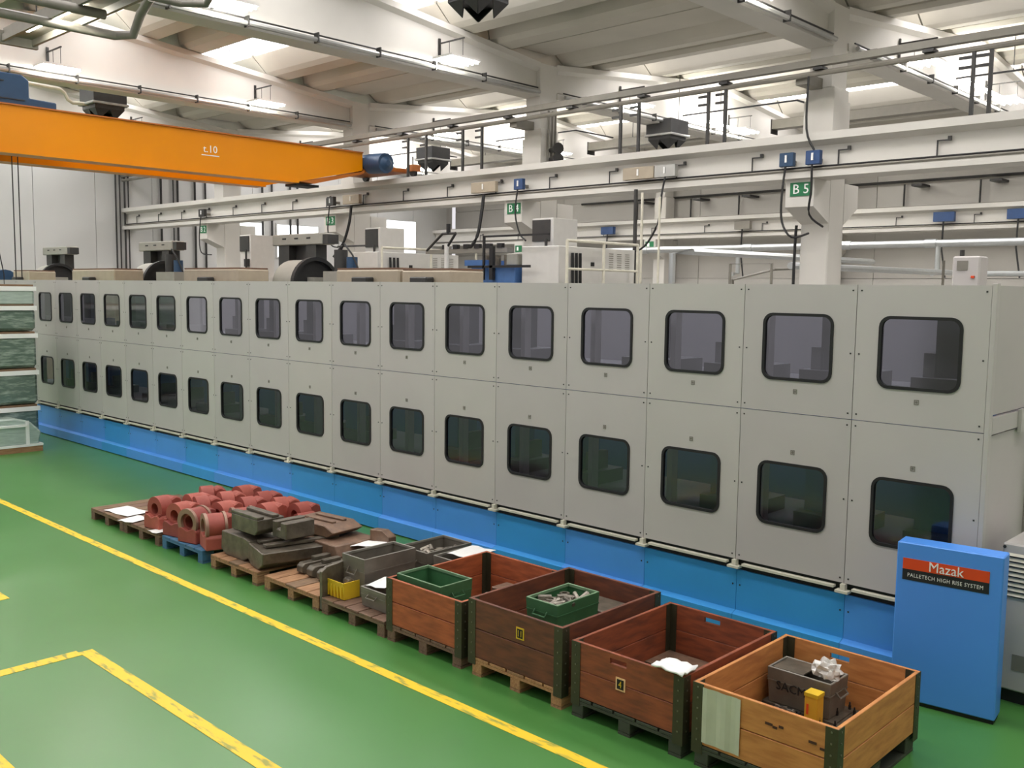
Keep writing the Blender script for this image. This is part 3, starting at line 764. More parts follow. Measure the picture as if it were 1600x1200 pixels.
# ------------------------------------------------------------------ red castings
def casting(i, flange):
    t = thing('bearing_casting', 'x', 'casting', (0, 0, 0), 'red castings on the pallets')
    n = 28; hc, R_ = .23, .145
    out, inn = [], []
    for k in range(n):
        a = 2*PI*k/n; ca, sa = math.cos(a), math.sin(a)
        out.append((R_*ca*(1.0 if sa > -.3 else 1.02), hc+R_*sa)); inn.append((.068*ca, hc+.068*sa))
    d = .17 if flange else .15
    MB().ring(out, inn, -d/2, d/2, 'y').build('bearing_ring', M['red'][i % 3], t, smooth=True)
    if flange:
        c = lambda r_: [(r_*math.cos(2*PI*k/n), hc+r_*math.sin(2*PI*k/n)) for k in range(n)]
        MB().ring(c(.155), c(.10), -d/2-.035, -d/2-.001, 'y').build('flange_ring', M['redbare'], t, smooth=True)
        MB().ring(c(.158), c(.12), d/2+.001, d/2+.03, 'y').build('flange_ring', M['redbare'], t, smooth=True)
    MB().prism([(-.15, 0), (.15, 0), (.15, .13), (.12, .17), (.075, .165), (.0, .135), (-.075, .165), (-.12, .17), (-.15, .13)], -.125, .125, 'y').build('base_block', M['red'][(i+1) % 3], t, bevel=.008)
    MB().prism([(.076, .10), (.21, .10), (.25, .17), (.22, .33), (.15, .36), (.076, .33)], -.10, .10, 'x').build('rear_lug', M['red'][i % 3], t, bevel=.015)
    for sx in (-1, 1):
        MB().tube([(sx*.125, -.1, .16), (sx*.125, -.1, .185)], .018, 8).build('bolt_boss', M['red'][i % 3], t)
    return t
protos = [casting(k, k >= 2) for k in range(4)]
psn = [snapshot(p) for p in protos]
rows = [(-2.17, (-8.44, -7.98, -7.56, -7.20), 'front row'), (-1.80, (-8.56, -8.10, -7.66, -7.22), 'second row'), (-1.46, (-8.60, -8.16, -7.72, -7.28), 'third row'), (-1.16, (-8.30, -7.86, -7.42, -7.0), 'back row')]
rnd = random.Random(5); used = set()
for ri, (y, xs, rn) in enumerate(rows):
    for xi, x in enumerate(xs):
        if ri == 1 and xi == 0: x = -8.3
        k = (2+(xi % 2)) if (ri == 0 and xi >= 2) or (ri == 1 and xi == 3) else (xi+ri) % 2
        lab = '%s red cast bearing housing in the %s' % (['leftmost', 'second', 'third', 'rightmost'][xi], rn)
        loc = (x+rnd.uniform(-.02, .02), y+rnd.uniform(-.02, .02), .146)
        rz = rnd.uniform(-.35, .25)
        if k not in used:
            used.add(k); protos[k].location = loc; protos[k].rotation_euler = (0, 0, rz); protos[k]['label'] = lab
        else:
            dup(psn[k], loc, rz, lab)
# red curved strips stacked right of them
for k in range(5):
    n = 8; x0 = -6.82+k*.10; y0 = -1.22-.03*k
    pts = [(x0+.16*math.cos(PI*(.1+.8*i/n)), .15+.30*math.sin(PI*(.1+.8*i/n))) for i in range(n+1)]
    inner = [(x0+.11*math.cos(PI*(.1+.8*i/n)), .15+.24*math.sin(PI*(.1+.8*i/n))) for i in range(n+1)]
    o = MB().prism(pts+inner[::-1], y0-.12, y0+.1, 'y').build('curved_shoe', M['red'][k % 3])
    tag(o, '%s red curved casting shoe leaning behind the dark castings' % ['first', 'second', 'third', 'fourth', 'fifth'][k], 'casting', 'red curved shoes')

# ------------------------------------------------------------------ dark castings
def wedge(name, lab, poly, y0, y1, m, rot=0, bevel=.008, zoff=0, grooves=()):
    t = thing(name, lab, 'casting', (sum(p[0] for p in poly)/len(poly), (y0+y1)/2, min(p[1] for p in poly)))
    MB().prism(poly, y0, y1, 'y').build('body', m, t, bevel=bevel)
    for g in grooves:
        B('ridge', m, t, *g, bevel=.004)
    t.rotation_euler = (0, 0, rot)
    return t
z = .146
wedge('dark_casting', 'large dark boat-shaped steel casting at the front of its pallet', [(-6.94, z+.05), (-6.84, z), (-6.5, z), (-6.38, z+.05), (-6.36, z+.23), (-6.5, z+.25), (-6.92, z+.25)], -2.22, -1.7, M['darksteel'], grooves=((-6.88, -6.5, -2.1, -2.0, z+.251, z+.29),))
wedge('dark_casting', 'long dark ribbed steel casting right of the boat-shaped one', [(-6.30, z+.05), (-6.22, z), (-6.0, z), (-5.86, z+.08), (-5.84, z+.2), (-6.28, z+.22)], -2.28, -1.35, M['darksteel'], rot=-.22, grooves=((-6.24, -6.16, -2.2, -1.4, z+.221, z+.25), (-6.06, -5.98, -2.2, -1.4, z+.215, z+.25)))
wedge('dark_casting', 'dark grooved steel block resting on top of the castings', [(-6.75, z+.30), (-6.3, z+.30), (-6.24, z+.36), (-6.24, z+.47), (-6.75, z+.47)], -2.2, -1.88, M['darksteel'], grooves=((-6.75, -6.24, -2.2, -2.12, z+.471, z+.50), (-6.75, -6.24, -2.02, -1.94, z+.471, z+.50)))
wedge('dark_casting', 'dark slotted steel block on top, right of the grooved one', [(-6.2, z+.29), (-5.95, z+.29), (-5.95, z+.46), (-6.05, z+.46), (-6.05, z+.38), (-6.12, z+.38), (-6.12, z+.46), (-6.2, z+.46)], -2.05, -1.7, M['darksteel'])
wedge('dark_casting', 'flat brown steel casting lying at the back, upper of two', [(-6.55, z+.25), (-5.9, z+.25), (-5.8, z+.31), (-5.95, z+.37), (-6.5, z+.37)], -1.62, -1.2, M['rust'], rot=.1, grooves=((-6.4, -5.95, -1.5, -1.45, z+.371, z+.39), (-6.4, -5.95, -1.35, -1.3, z+.371, z+.39)))
wedge('dark_casting', 'flat brown steel casting lying at the back, lower of two', [(-6.55, z), (-5.7, z), (-5.55, z+.12), (-5.6, z+.23), (-6.5, z+.23)], -1.7, -1.15, M['rust'], rot=0)
wedge('dark_casting', 'dark angled steel rail beside the ribbed casting', [(-5.50, z), (-5.30, z), (-5.27, z+.08), (-5.34, z+.2), (-5.40, z+.2), (-5.44, z+.10), (-5.50, z+.08)], -1.55, -1.15, M['darksteel'], rot=-.1)
for k in range(3):
    x = -5.70+k*.17
    t = thing('steel_block', '%s long dark steel block with rounded end beside the upright plate' % ['left', 'middle', 'right'][k], 'block', (x, -1.9, z), 'three dark steel blocks')
    if k == 0: pass
    MB().prism([(-2.06, z+.02), (-2.03, z), (-1.6, z), (-1.6, z+.11), (-2.02, z+.11), (-2.06, z+.08)], x-.05, x+.05, 'x').build('body', M['darksteel'], t, bevel=.006)
    B('clamp_head', M['darksteel'], t, x-.035, x+.035, -1.9, -1.7, z+.111, z+.15, bevel=.005)
t = thing('upright_plate', 'tall dark steel plate standing at the pallet corner', 'plate', (-5.02, -2.1, z))
MB().prism([(-2.32, .02), (-1.65, .05), (-1.65, .40), (-2.05, .44), (-2.26, .42), (-2.32, .38)], -4.985, -4.945, 'x').build('body', M['darksteel'], t, bevel=.004)
rnd = random.Random(9)
for k in range(12):
    x, y = rnd.uniform(-5.75, -5.15), rnd.uniform(-1.55, -1.18)
    a = rnd.uniform(0, 3)
    mb = MB()
    if k % 2: mb.box(x-.09, x+.09, y-.03, y+.03, z+.0, z+.10+rnd.uniform(0, .08), rot=a)
    else: mb.tube([(x-.08*math.cos(a), y-.08*math.sin(a), z+.05), (x+.08*math.cos(a), y+.08*math.sin(a), z+.14)], .035, 10)
    o = mb.build('steel_offcut', M['rust'] if k % 3 else M['scrap'])
    tag(o, 'small %s steel offcut number %s in the clutter behind the blocks' % ('flat' if k % 2 else 'round', ORD[k]), 'offcut', 'offcuts behind the steel blocks')
wedge('dark_casting', 'brown curved casting standing behind the paper sheet', [(-5.62, z), (-5.3, z), (-5.3, z+.3), (-5.42, z+.35), (-5.62, z+.33)], -1.24, -1.14, M['rust'])

# ------------------------------------------------------------------ wrapped goods at far left
SY = -.70
st = thing('wrapped_stack', 'tall film wrapped stack of pallets with white straps at the left edge', 'stack', (-16.6, -1.4, 0))
for k, (z0, z1, m) in enumerate(((.12, .72, 'wrapdark'), (.82, 1.38, 'wrapdark'), (1.48, 2.05, 'wrapdark'), (2.15, 2.55, 'wrapdark'), (2.6, 2.9, 'wrap'))):
    B('wrapped_tier', M[m], st, -17.4, -16.1, -2.2, SY, z0, z1, bevel=.05)
    B('tier_board', M['wood'][0], st, -17.38, -16.12, -2.18, SY-.02, z1+.005, z1+.085)
    MB().ring([(-17.42, -2.22), (-16.08, -2.22), (-16.08, SY+.02), (-17.42, SY+.02)], [(-17.4, -2.2), (-16.1, -2.2), (-16.1, SY), (-17.4, SY)], z1-.03, z1+.05, 'z').build('strap', M['paper'], st)
B('base_pallet', M['wood'][0], st, -17.4, -16.1, -2.2, SY, 0, .11)
lp = thing('wrapped_crate', 'low film wrapped crate on a pallet in front of the tall stack', 'crate', (-15.9, -1.6, 0))
MB().prism([(-2.6, .12), (-.86, .12), (-.80, .34), (-1.0, .55), (-1.25, .62), (-2.6, .62)], -16.05, -15.72, 'x').build('wrapped_body', M['wrap'], lp, bevel=.03)
B('base_pallet', M['wood'][1], lp, -16.07, -15.7, -2.6, -.8, 0, .1)
B('white_board', M['paper'], lp, -16.06, -15.69, -2.6, -.79, .1, .14)
for y in (-1.05, -1.6): B('strap', M['paper'], lp, -15.725, -15.7, y-.03, y+.03, .14, .56)
B('strap', M['paper'], lp, -15.722, -15.69, -2.6, -1.05, .46, .50)

# ------------------------------------------------------------------ orange travelling crane
cr = thing('travelling_crane', 'orange twin girder travelling crane marked t.10', 'crane', (-19.8, 2, 5.7))
def girder(x0, x1):
    pr = [(-5.2, 6.1), (-3.5, 5.69), (6.9, 5.69), (8.95, 6.16), (8.95, 6.62), (-5.2, 6.62)]
    o = MB().prism(pr, x0, x1, 'x').build('girder', M['orange'], cr)
    B('top_flange', M['orange2'], o, x0-.04, x1+.04, -5.2, 8.95, 6.62, 6.65)
    B('bottom_flange', M['orange'], o, x0-.04, x1+.04, -3.5, 6.9, 5.65, 5.69)
    return o
g1 = girder(-19.4, -19.0); girder(-20.95, -20.55)
text('lettering', 't.10', M['white'], cr, (-18.995, 4.45, 6.22), (0, 1, 0), (0, 0, 1), .24, depth=.003)
B('lettering_bar', M['white'], cr, -19.0, -18.995, 4.22, 4.68, 6.07, 6.09)
B('end_truck', M['orange2'], cr, -21.5, -19.4, 8.9, 10.95, 6.30, 6.42, bevel=.02)
MB().prism([(6.95, 5.70), (8.9, 6.12), (9.2, 6.29), (9.2, 6.2), (8.9, 6.05), (7.4, 5.68)], -19.35, -19.0).build('end_gusset', M['orange2'], cr)
MB().prism([(-5.8, 6.17), (-4.2, 6.17), (-4.2, 6.5), (-5.8, 6.5)], -21.5, -18.85).build('end_truck', M['orange2'], cr)
for x in (-21.3, -19.1):
    MB().tube([(x, 10.80, 6.30), (x, 10.90, 6.30)], .12, 14).build('wheel', M['dark'], cr, smooth=True)
    MB().box(x-.15, x+.15, 10.7, 10.98, 6.32, 6.5).build('wheel_bracket', M['orange2'], cr)
dm = MB().tube([(-19.2, 9.2, 6.42), (-18.95, 9.2, 6.42)], .2, 14).tube([(-18.96, 9.2, 6.36), (-18.3, 9.2, 6.33)], .27, 14).tube([(-18.3, 9.2, 6.33), (-18.2, 9.2, 6.33)], [.2, .08], 14).build('drive_motor', M['hoist'], cr, smooth=True)
B('collector_arm', M['black'], cr, -19.6, -19.1, 6.9, 7.6, 5.60, 5.66)
hs = thing('hoist_trolley', 'dark blue hoist trolley riding on the orange crane', 'hoist', (-19.9, .2, 6.65))
MB().prism([(-1.6, 6.66), (1.05, 6.66), (1.05, 6.84), (.5, 6.86), (.5, 7.22), (.36, 7.32), (-1.6, 7.32)], -20.7, -19.3).build('housing', M['hoist'], hs, bevel=.02)
T('rope', M['black'], hs, [(-19.95, .33, 6.6), (-19.95, .33, 2.95)], .012, 6)
T('rope', M['black'], hs, [(-19.75, .38, 6.6), (-19.75, .38, 2.95)], .012, 6)
B('hook_block', M['yellowplastic'], hs, -19.98, -19.72, .25, .42, 2.7, 2.95, bevel=.02)
for y, z_, x in ((-.6, 7.15, -19.28), (-.2, 6.8, -19.28)):
    B('panel_line', M['dark'], hs, x-.02, x, y-.8, y+.6, z_-.01, z_+.01)
pc = T('pendant_cable', M['black'], None, [(-19.7, -.35, 5.64), (-19.7, -.2, 4.4), (-19.7, .0, 3.2), (-19.7, .02, 1.5)], .012, 6)
tag(pc, 'thin slanting pendant cable left of the hoist ropes', 'cable')

# ------------------------------------------------------------------ lamps
def lamp(gx, y, lab):
    t = thing('fluorescent_lamp', lab, 'lamp', (gx+.14, y, 8.3), 'fluorescent lamps hung from the girders')
    x = gx+.13
    B('wall_bar', M['dark'], t, x, x+.03, y-.03, y+.03, 8.2, 8.75)
    B('arm', M['dark'], t, x+.03, x+.85, y-.015, y+.015, 8.62, 8.65)
    T('rod', M['dark'], t, [(x+.35, y, 8.62), (x+.35, y, 8.22)], .007, 5)
    T('rod', M['dark'], t, [(x+.8, y, 8.62), (x+.8, y, 8.22)], .007, 5)
    B('housing', M['cabwhite'], t, x+.28, x+.92, y-.45, y+.45, 8.17, 8.22)
    for k in range(4):
        xx = x+.36+k*.16
        MB().tube([(xx, y-.43, 8.145), (xx, y+.43, 8.145)], .02, 8).build('tube', M['tube'], t)
    return t
first = None
for i, gx in enumerate(GX):
    for j, y in enumerate((2.2, 7.95, 14.8, 20.6, 26, -3.55)):  # last position is an added row that brightens the floor
        lab = 'four-tube lamp %s on the %s girder from the right' % (['near the ridge', 'near the column row', 'just past the column row', 'in the middle of the far bay', 'by the back wall', 'added toward the aisle side for floor light'][j], ord5[i])
        if first is None:
            lp_ = lamp(gx, y, lab); first = (snapshot(lp_), gx, y)
        else:
            dup(first[0], (gx+.14, y, 8.3), 0, lab)
# heaters
def heater(x, y, z, lab):
    t = thing('unit_heater', lab, 'heater', (x, y, z))
    B('housing', M['heater'], t, x-.45, x+.45, y-.45, y+.45, z-.30, z+.12, bevel=.01)
    B('collar', M['steel'], t, x-.49, x+.49, y-.49, y+.49, z-.36, z-.30, bevel=.01)
    B('skirt', M['heater'], t, x-.40, x+.40, y-.40, y+.40, z-.46, z-.36)
    for k in range(2):
        for s, ax in ((-1, 0), (1, 0), (-1, 1), (1, 1)):
            u0 = -.4+k*.4
            if ax == 0: pts = [(x+u0, y+s*.40, z-.46), (x+u0+.4, y+s*.40, z-.46), (x+u0+.2, y+s*.22, z-.72)]; th = (0, -s*.02, 0)
            else: pts = [(x+s*.40, y+u0, z-.46), (x+s*.40, y+u0+.4, z-.46), (x+s*.22, y+u0+.2, z-.72)]; th = (-s*.02, 0, 0)
            v = pts+[tuple(a+b for a, b in zip(p, th)) for p in pts]
            MB().add(v, [(0, 1, 2), (5, 4, 3), (0, 3, 4, 1), (1, 4, 5, 2), (2, 5, 3, 0)]).build('deflector_blade', M['heater'], t)
    for dx in (-.4, .4):
        T('hanger_rod', M['dark'], t, [(x+dx, y, z+.1), (x+dx, y, gz(y)+.3)], .012, 6)
    return t
heater(-24.2, 4.2, 8.15, 'dark square unit heater under the roof above the orange crane')
heater(-11.0, 5.5, 8.75, 'dark unit heater with jagged blades at the top edge')
heater(-25.2, 17, 8.1, 'small dark unit heater right of the blue crane motor')
heater(-14.7, 17, 7.95, 'small dark unit heater in the far bay left of B 5')
wp = T('white_pipe', M['rail'], None, [(-24.3, 1.6, 8.15), (-24.3, 3.1, 8.11), (-24.3, 3.22, 8.02), (-24.3, 3.3, 7.86), (-24.3, 3.42, 7.80), (-24.3, 3.82, 7.82)], .05, 8)
tag(wp, 'cream bent gas pipe leading to the heater above the crane', 'pipe')
# hanging ducts in the far bay
for i in range(4):
    x0, x1 = GX[i+1]+.75-.0, GX[i]-.6
    d = thing('hanging_duct', 'long brown-grey duct hung in the far bay, %s from the right' % ord5[i], 'duct', ((x0+x1)/2, 22.5, 8.55), 'ducts in the far bay')
    B('duct_body', M['pipe'], d, x0, x1, 22.3, 22.7, 8.45, 8.75)
    B('end_cap', M['dark'], d, x0-.03, x0, 22.28, 22.72, 8.3, 8.77)
    T('hanger', M['dark'], d, [(x0+2, 22.5, 8.75), (x0+2, 22.5, 9.5)], .012, 5)
    T('hanger', M['dark'], d, [(x1-1, 22.5, 8.75), (x1-1, 22.5, 9.5)], .012, 5)
    l2 = thing('pendant_lamp', 'thin black pendant frame with lamp strip above the far duct, %s from the right' % ord5[i], 'frame', ((x0+x1)/2, 18, 8.3), 'pendant frames in the far bay')
    MB().box(x0-.3, x0+3.4, 17.48, 17.52, 8.25, 8.29).box(x0+3.38, x0+3.42, 17.5, 19.5, 8.25, 8.29).build('bar', M['black'], l2)
    B('lamp_strip', M['tube'], l2, x0-.2, x0-.08, 17.6, 20.6, 8.2, 8.24)
    T('rod', M['dark'], l2, [(x0+1, 17.5, 8.29), (x0+1, 17.5, 9.2)], .01, 5)
    T('rod', M['dark'], l2, [(x0-.14, 19.5, 8.24), (x0-.14, 19.5, 9.2)], .01, 5)

# near overhead service frame, top left
sf = thing('overhead_service_frame', 'olive grey pipe frame with lamp strip hanging at the top left', 'frame', (-14, -1.2, 7.5))
B('channel', M['pipe'], sf, -17.4, -9.0, -.62, -.1, 7.62, 7.74)
B('channel', M['pipe'], sf, -17.4, -9.0, -.66, -.60, 7.5, 7.62)
B('channel', M['pipe'], sf, -17.4, -9.0, -.12, -.06, 7.5, 7.62)
B('end_plate', M['pipe'], sf, -17.5, -17.4, -.7, -.0, 7.46, 7.7)
B('lamp_strip', M['tube'], sf, -16.6, -14.2, -.52, -.46, 7.56, 7.6)
T('pipe', M['pipe'], sf, [(-15.2, -5, 7.45), (-15.2, .5, 7.45), (-14.9, .7, 7.45), (-14.6, .7, 7.75), (-14.0, .6, 7.9)], .08, 10)
T('pipe', M['pipe'], sf, [(-14.0, -5, 7.45), (-14.0, -.2, 7.45)], .08, 10)
T('pipe', M['pipe'], sf, [(-12.6, -5, 7.5), (-12.6, .4, 7.5), (-12.3, .7, 7.5), (-11.9, .6, 7.6)], .06, 10)
for y in (-1.9, -3.1): B('channel', M['pipe'], sf, -17.4, -9.0, y-.05, y+.05, 7.6, 7.7)
for x in (-16.5, -12.5, -9.5): T('hanger', M['dark'], sf, [(x, -.35, 7.74), (x, -.35, 9.4)], .015, 6)

# ------------------------------------------------------------------ machines behind the storage machine
def tool_machine(x, lab):
    t = thing('machining_centre', lab, 'machine', (x, 6, 0), 'machining centres behind the storage wall')
    B('top_housing', M['machgrey'], t, x-2.15, x-.1, 5.6, 5.98, 3.98, 4.24, bevel=.02)
    B('top_motor', M['dark'], t, x-.095, x+.1, 5.62, 5.92, 3.99, 4.2)
    B('column_left', M['dark'], t, x-1.95, x-1.5, 5.65, 5.95, 0, 3.98)
    B('column_right', M['dark'], t, x-.8, x-.4, 5.65, 5.95, 0, 3.98)
    B('column_web', M['dark'], t, x-1.49, x-.81, 5.85, 5.95, 2.8, 3.98)
    X = x+.15
    MB().tube([(X-.8, 5.2, 3.05), (X, 5.2, 3.05)], .56, 28).build('magazine_housing', M['machgrey'], t, smooth=True)
    c = lambda r_: [(5.2+r_*math.cos(2*PI*k/28), 3.05+r_*math.sin(2*PI*k/28)) for k in range(28)]
    MB().ring(c(.62), c(.54), X+.001, X+.12, 'x').build('magazine_rim', M['black'], t)
    MB().tube([(X+.002, 5.2, 3.05), (X+.03, 5.2, 3.05)], .56, 28).build('magazine_face', M['black'], t)
    B('spindle_head', M['machgrey'], t, X+.04, X+.3, 5.0, 5.4, 2.9, 3.22)
    B('base', M['beige'], t, x-2.4, x+.4, 5.45, 7.2, 0, 2.8)
    for k in range(3): B('vent', M['black'], t, x-1.7+k*.5, x-1.55+k*.5, 5.59, 5.6, 4.12, 4.15)
    return t
tm = tool_machine(-16.05, 'grey machine head with round tool magazine, nearest of three')
ts = snapshot(tm)
dup(ts, (-23.15, 6, 0), 0, 'grey machine head with round tool magazine, middle of three')
dup(ts, (-30.4, 6, 0), 0, 'grey machine head with round tool magazine, farthest left')
for k, (x0, x1, z) in enumerate(((-29.9, -28.6, 3.38), (-25.4, -22.7, 3.40), (-19.0, -16.6, 3.38), (-13.0, -11.12, 3.34), (-11.05, -9.75, 3.32))):
    c = thing('machine_cover', 'beige sheet metal cover above the storage wall, %s from the left' % ord5[k], 'cover', ((x0+x1)/2, 4.6, 0), 'beige machine covers')
    B('cover', M['beige'], c, x0, x1, 3.7, 4.5, 0, z, bevel=.03)
    B('top_lip', M['wood'][2], c, x0+.02, x1-.02, 3.72, 4.48, z, z+.03)
    B('guide_block', M['dark'], c, (x0+x1)/2-.2, (x0+x1)/2+.25, 3.5, 3.69, 0, 3.2, bevel=.02)
for k, x in enumerate((-12.45, -18.63, -25.1)):
    c = thing('electrical_cabinet', 'tall white cabinet with dark grille, %s' % ['nearest, beside the guard rail', 'second, left of the long rail', 'farthest left'][k], 'cabinet', (x, 9.6, 0), 'white cabinets behind the machine')
    B('body', M['cabwhite'], c, x-.32, x+.32, 9, 9.85, 0, 4.62, bevel=.01)
    B('grille', M['dark'], c, x-.29, x+.24, 8.97, 9, 4.1, 4.58)
    B('control_panel', M['dark'], c, x-.02, x+.25, 8.95, 9, 3.62, 3.86)
    T('cable_pole', M['dark'], c, [(x+.2, 8.9, 0), (x+.2, 8.9, 4.15)], .035, 6)
# side cabinets behind guard rails
for k, (xc, y0, y1, lab) in enumerate(((-10.3, 7.1, 9.6, 'light cabinet with vent slots behind the nearer white guard rail'), (-16.4, 7.4, 10.1, 'light cabinet with hanging hoses behind the long white guard rail'))):
    c = thing('machine_cabinet', lab, 'cabinet', (xc-.5, (y0+y1)/2, 0))
    B('body', M['cabwhite'], c, xc-1, xc, y0, y1, 0, 3.88, bevel=.01)
    for a in range(3):
        for b in range(8):
            B('vent_slot', M['pipe'], c, xc, xc+.004, y1-.9+a*.28, y1-.75+a*.28, 3.45+b*.045, 3.465+b*.045)
    B('latch', M['black'], c, xc, xc+.02, y0+1.0, y0+1.1, 3.5, 3.58)
    for j in range(3):
        T('hose', M['black'], c, [(xc+.06, y0+.35+j*.12, 3.75), (xc+.06, y0+.37+j*.12, 3.0)], .03, 6)
    g = thing('guard_rail', 'white tubular guard rail, %s' % ['nearer one beside the tall pole', 'longer one left of the blue machine'][k], 'rail', (xc+.3, (y0+y1)/2, 0))
    x = xc+.3; a0, a1 = y0-.1, y1+(-.3 if k == 0 else .35)
    T('top_rail', M['rail'], g, [(x, a0, 3.97), (x, a1, 3.97)], .03)
    T('mid_rail', M['rail'], g, [(x, a0, 3.42), (x, a1, 3.42)], .025)
    for y in (a0, (a0+a1)/2, a1): T('post', M['rail'], g, [(x, y, 0), (x, y, 3.97)], .03)
# blue machine
b = thing('blue_machine', 'blue machine with dark mechanism behind the storage wall', 'machine', (-11.8, 7.5, 0))
B('body', M['bluemach'], b, -12.7, -11.4, 7.0, 8.2, 0, 3.5, bevel=.02)
B('head', M['machgrey'], b, -11.75, -11.42, 7.1, 7.8, 3.5, 3.75, bevel=.02)
for k in range(4):
    MB().tube([(-12.4+k*.3, 7.2, 3.5), (-12.4+k*.3, 7.2, 3.72)], .08, 10).build('valve', M['darksteel'], b)
B('frame_bar', M['black'], b, -12.7, -10.9, 6.9, 6.94, 3.45, 3.5)
B('frame_post', M['black'], b, -12.25, -12.2, 6.9, 6.94, 3.2, 4.1)
B('frame_post', M['black'], b, -12.05, -11.95, 6.9, 6.98, 3.2, 3.9)
B('frame_top', M['black'], b, -12.25, -10.4, 6.9, 6.94, 4.08, 4.12)
B('hood', M['bluemach'], b, -12.9, -12.3, 7.0, 7.6, 3.5, 3.62)
gn = thing('gantry_loader', 'dark gantry arm with small black brackets left of the blue machine', 'gantry', (-14, 8, 0))
B('beam', M['pipe'], gn, -15.2, -12.5, 7.9, 8.1, 3.82, 3.92)
for k in range(6): B('bracket', M['black'], gn, -14.6+k*.36, -14.45+k*.36, 7.88, 7.98, 3.92, 4.02)
T('brace', M['dark'], gn, [(-15.15, 7.9, 3.9), (-14.6, 7.9, 4.28)], .03)
T('brace', M['dark'], gn, [(-14.6, 7.9, 4.28), (-14.15, 7.9, 4.28)], .03)
T('brace', M['dark'], gn, [(-14.15, 7.9, 4.28), (-14.5, 7.9, 3.9)], .03)
T('leg', M['cabwhite'], gn, [(-14.45, 7.9, 0), (-14.45, 7.9, 4.05)], .06)
MB().tube([(-14.4, 7.9, 4.28), (-14.4, 7.9, 4.5)], .05).build('beacon', M['black'], gn)
# hydraulic units
for k, (x, y) in enumerate(((-20.1, 8.2), (-21.9, 5.0), (-14.9, 5.4))):
    h = thing('hydraulic_unit', 'dark hydraulic motor unit on top of the machines, %s' % ['left of the second cabinet', 'beside the middle magazine', 'right of the nearest magazine'][k], 'motor', (x, y, 0))
    B('tank', M['machgrey'], h, x-.5, x+.5, y-.3, y+.3, 0, 3.35)
    MB().tube([(x-.25, y, 3.35), (x-.25, y, 3.82)], .15, 12).build('motor', M['dark'], h, smooth=True)
    MB().tube([(x+.15, y, 3.35), (x+.15, y, 3.66)], .12, 12).build('pump', M['hoist'], h, smooth=True)
    T('hose', M['black'], h, [(x-.25, y, 3.8), (x, y-.1, 3.95), (x+.3, y-.1, 3.7), (x+.4, y, 3.35)], .02, 6)
db = MB().tube([(-35.6, 4.6, 3.05), (-33.2, 4.6, 3.05)], .42, 16).build('blue_drum', M['hoist'], smooth=True); tag(db, 'dark blue drum guard showing above the storage wall at far left', 'drum')
# right side white box
wbx = thing('control_cabinet', 'small white control cabinet rising behind the machine at right', 'cabinet', (-1.9, 5.6, 0))
B('body', M['panel'][0], wbx, -2.22, -1.88, 5.5, 5.8, 0, 3.5, bevel=.02)
B('nameplate', M['pipe'], wbx, -2.16, -2.03, 5.49, 5.5, 3.32, 3.44)
B('switch', M['orangered'], wbx, -1.98, -1.94, 5.48, 5.5, 3.22, 3.25)
MB().tube([(-2.14, 5.6, 3.5), (-2.14, 5.6, 3.58)], .03).build('cable_gland', M['dark'], wbx)

# ------------------------------------------------------------------ pipes
def pipe(name, lab, pts, r_, m='pipe', cat='pipe', n=8, group=None):
    o = MB().tube(pts, r_, n).build(name, M[m], smooth=True); tag(o, lab, cat, group); return o
pp = thing('silver_pipe', 'thick silver pipe running along the far bay', 'pipe', (-12, 24, 4.6))
T('pipe_run', M['silver'], pp, [(-26, 24, 4.62), (5, 24, 4.62)], .12, 12)
for x in (-20.5, -15.9, -12.2, -9.4, -5.1):
    T('joint_sleeve', M['silver'], pp, [(x-.18, 24, 4.62), (x+.18, 24, 4.62)], .145, 12)
for x in (-9.17, -16.3): T('drop_pipe', M['silver'], pp, [(x, 24, 4.55), (x, 24, 3.7), (x, 23.6, 3.66)], .08, 10)
pipe('grey_pipe', 'grey pipe crossing behind the B 5 column toward the back', [(-8, 12.2, 3.6), (-8, 23.8, 3.66), (-6.5, 23.8, 3.66)], .08, 'silver')
pipe('grey_pipe', 'pale pipe elbow right of the guard rail', [(-9.6, 10.0, 0), (-9.6, 10.0, 3.82), (-9.3, 10.3, 3.86), (-9.1, 12, 3.86), (-9.1, 19, 3.9)], .075, 'silver')
pipe('grey_pipe', 'low pipe loop left of the B 5 column', [(-9.9, 13, 0), (-9.9, 13, 3.3), (-9.9, 15, 3.6), (-9.0, 15, 3.6), (-9.0, 15, 0)], .035, 'pipe')
pipe('grey_pipe', 'thin pipe frame behind the machine near B 5', [(-7.9, 11.2, 0), (-7.9, 11.2, 3.62), (-8.9, 11.2, 3.62), (-8.9, 11.2, 0)], .03, 'pipe')
for k, x in enumerate((-5.2, -4.6, -4.4)):
    pipe('drop_pipe', '%s thin vertical pipe right of the B 5 column' % ['left', 'middle', 'right'][k], [(x, 13.5, 0), (x, 13.5, 3.72)], .03, 'pipe')
pipe('wall_pipe', 'dark pipe along the upper back wall', [(-28, 29.1, 7.15), (4, 29.1, 7.25)], .05, 'dark')
k = 0
for x in (-24.7, -21.8, -19.4, -16.2, -12.4, -9.7, -8.2, -5.4):
    pipe('wall_conduit', 'dark vertical conduit on the back wall, %s from the left' % ['first', 'second', 'third', 'fourth', 'fifth', 'sixth', 'seventh', 'eighth'][k], [(x, 29.15, 5.9), (x, 29.15, 7.1)], .035, 'dark'); k += 1
    o = MB().box(x+.5, x+.9, 28.5, 29.25, 6.95, 7.03).build('pipe_bracket', M['dark']); tag(o, 'dark pipe bracket on the upper back wall, %s from the left' % ORD[k-1], 'bracket', 'pipe brackets on the back wall')
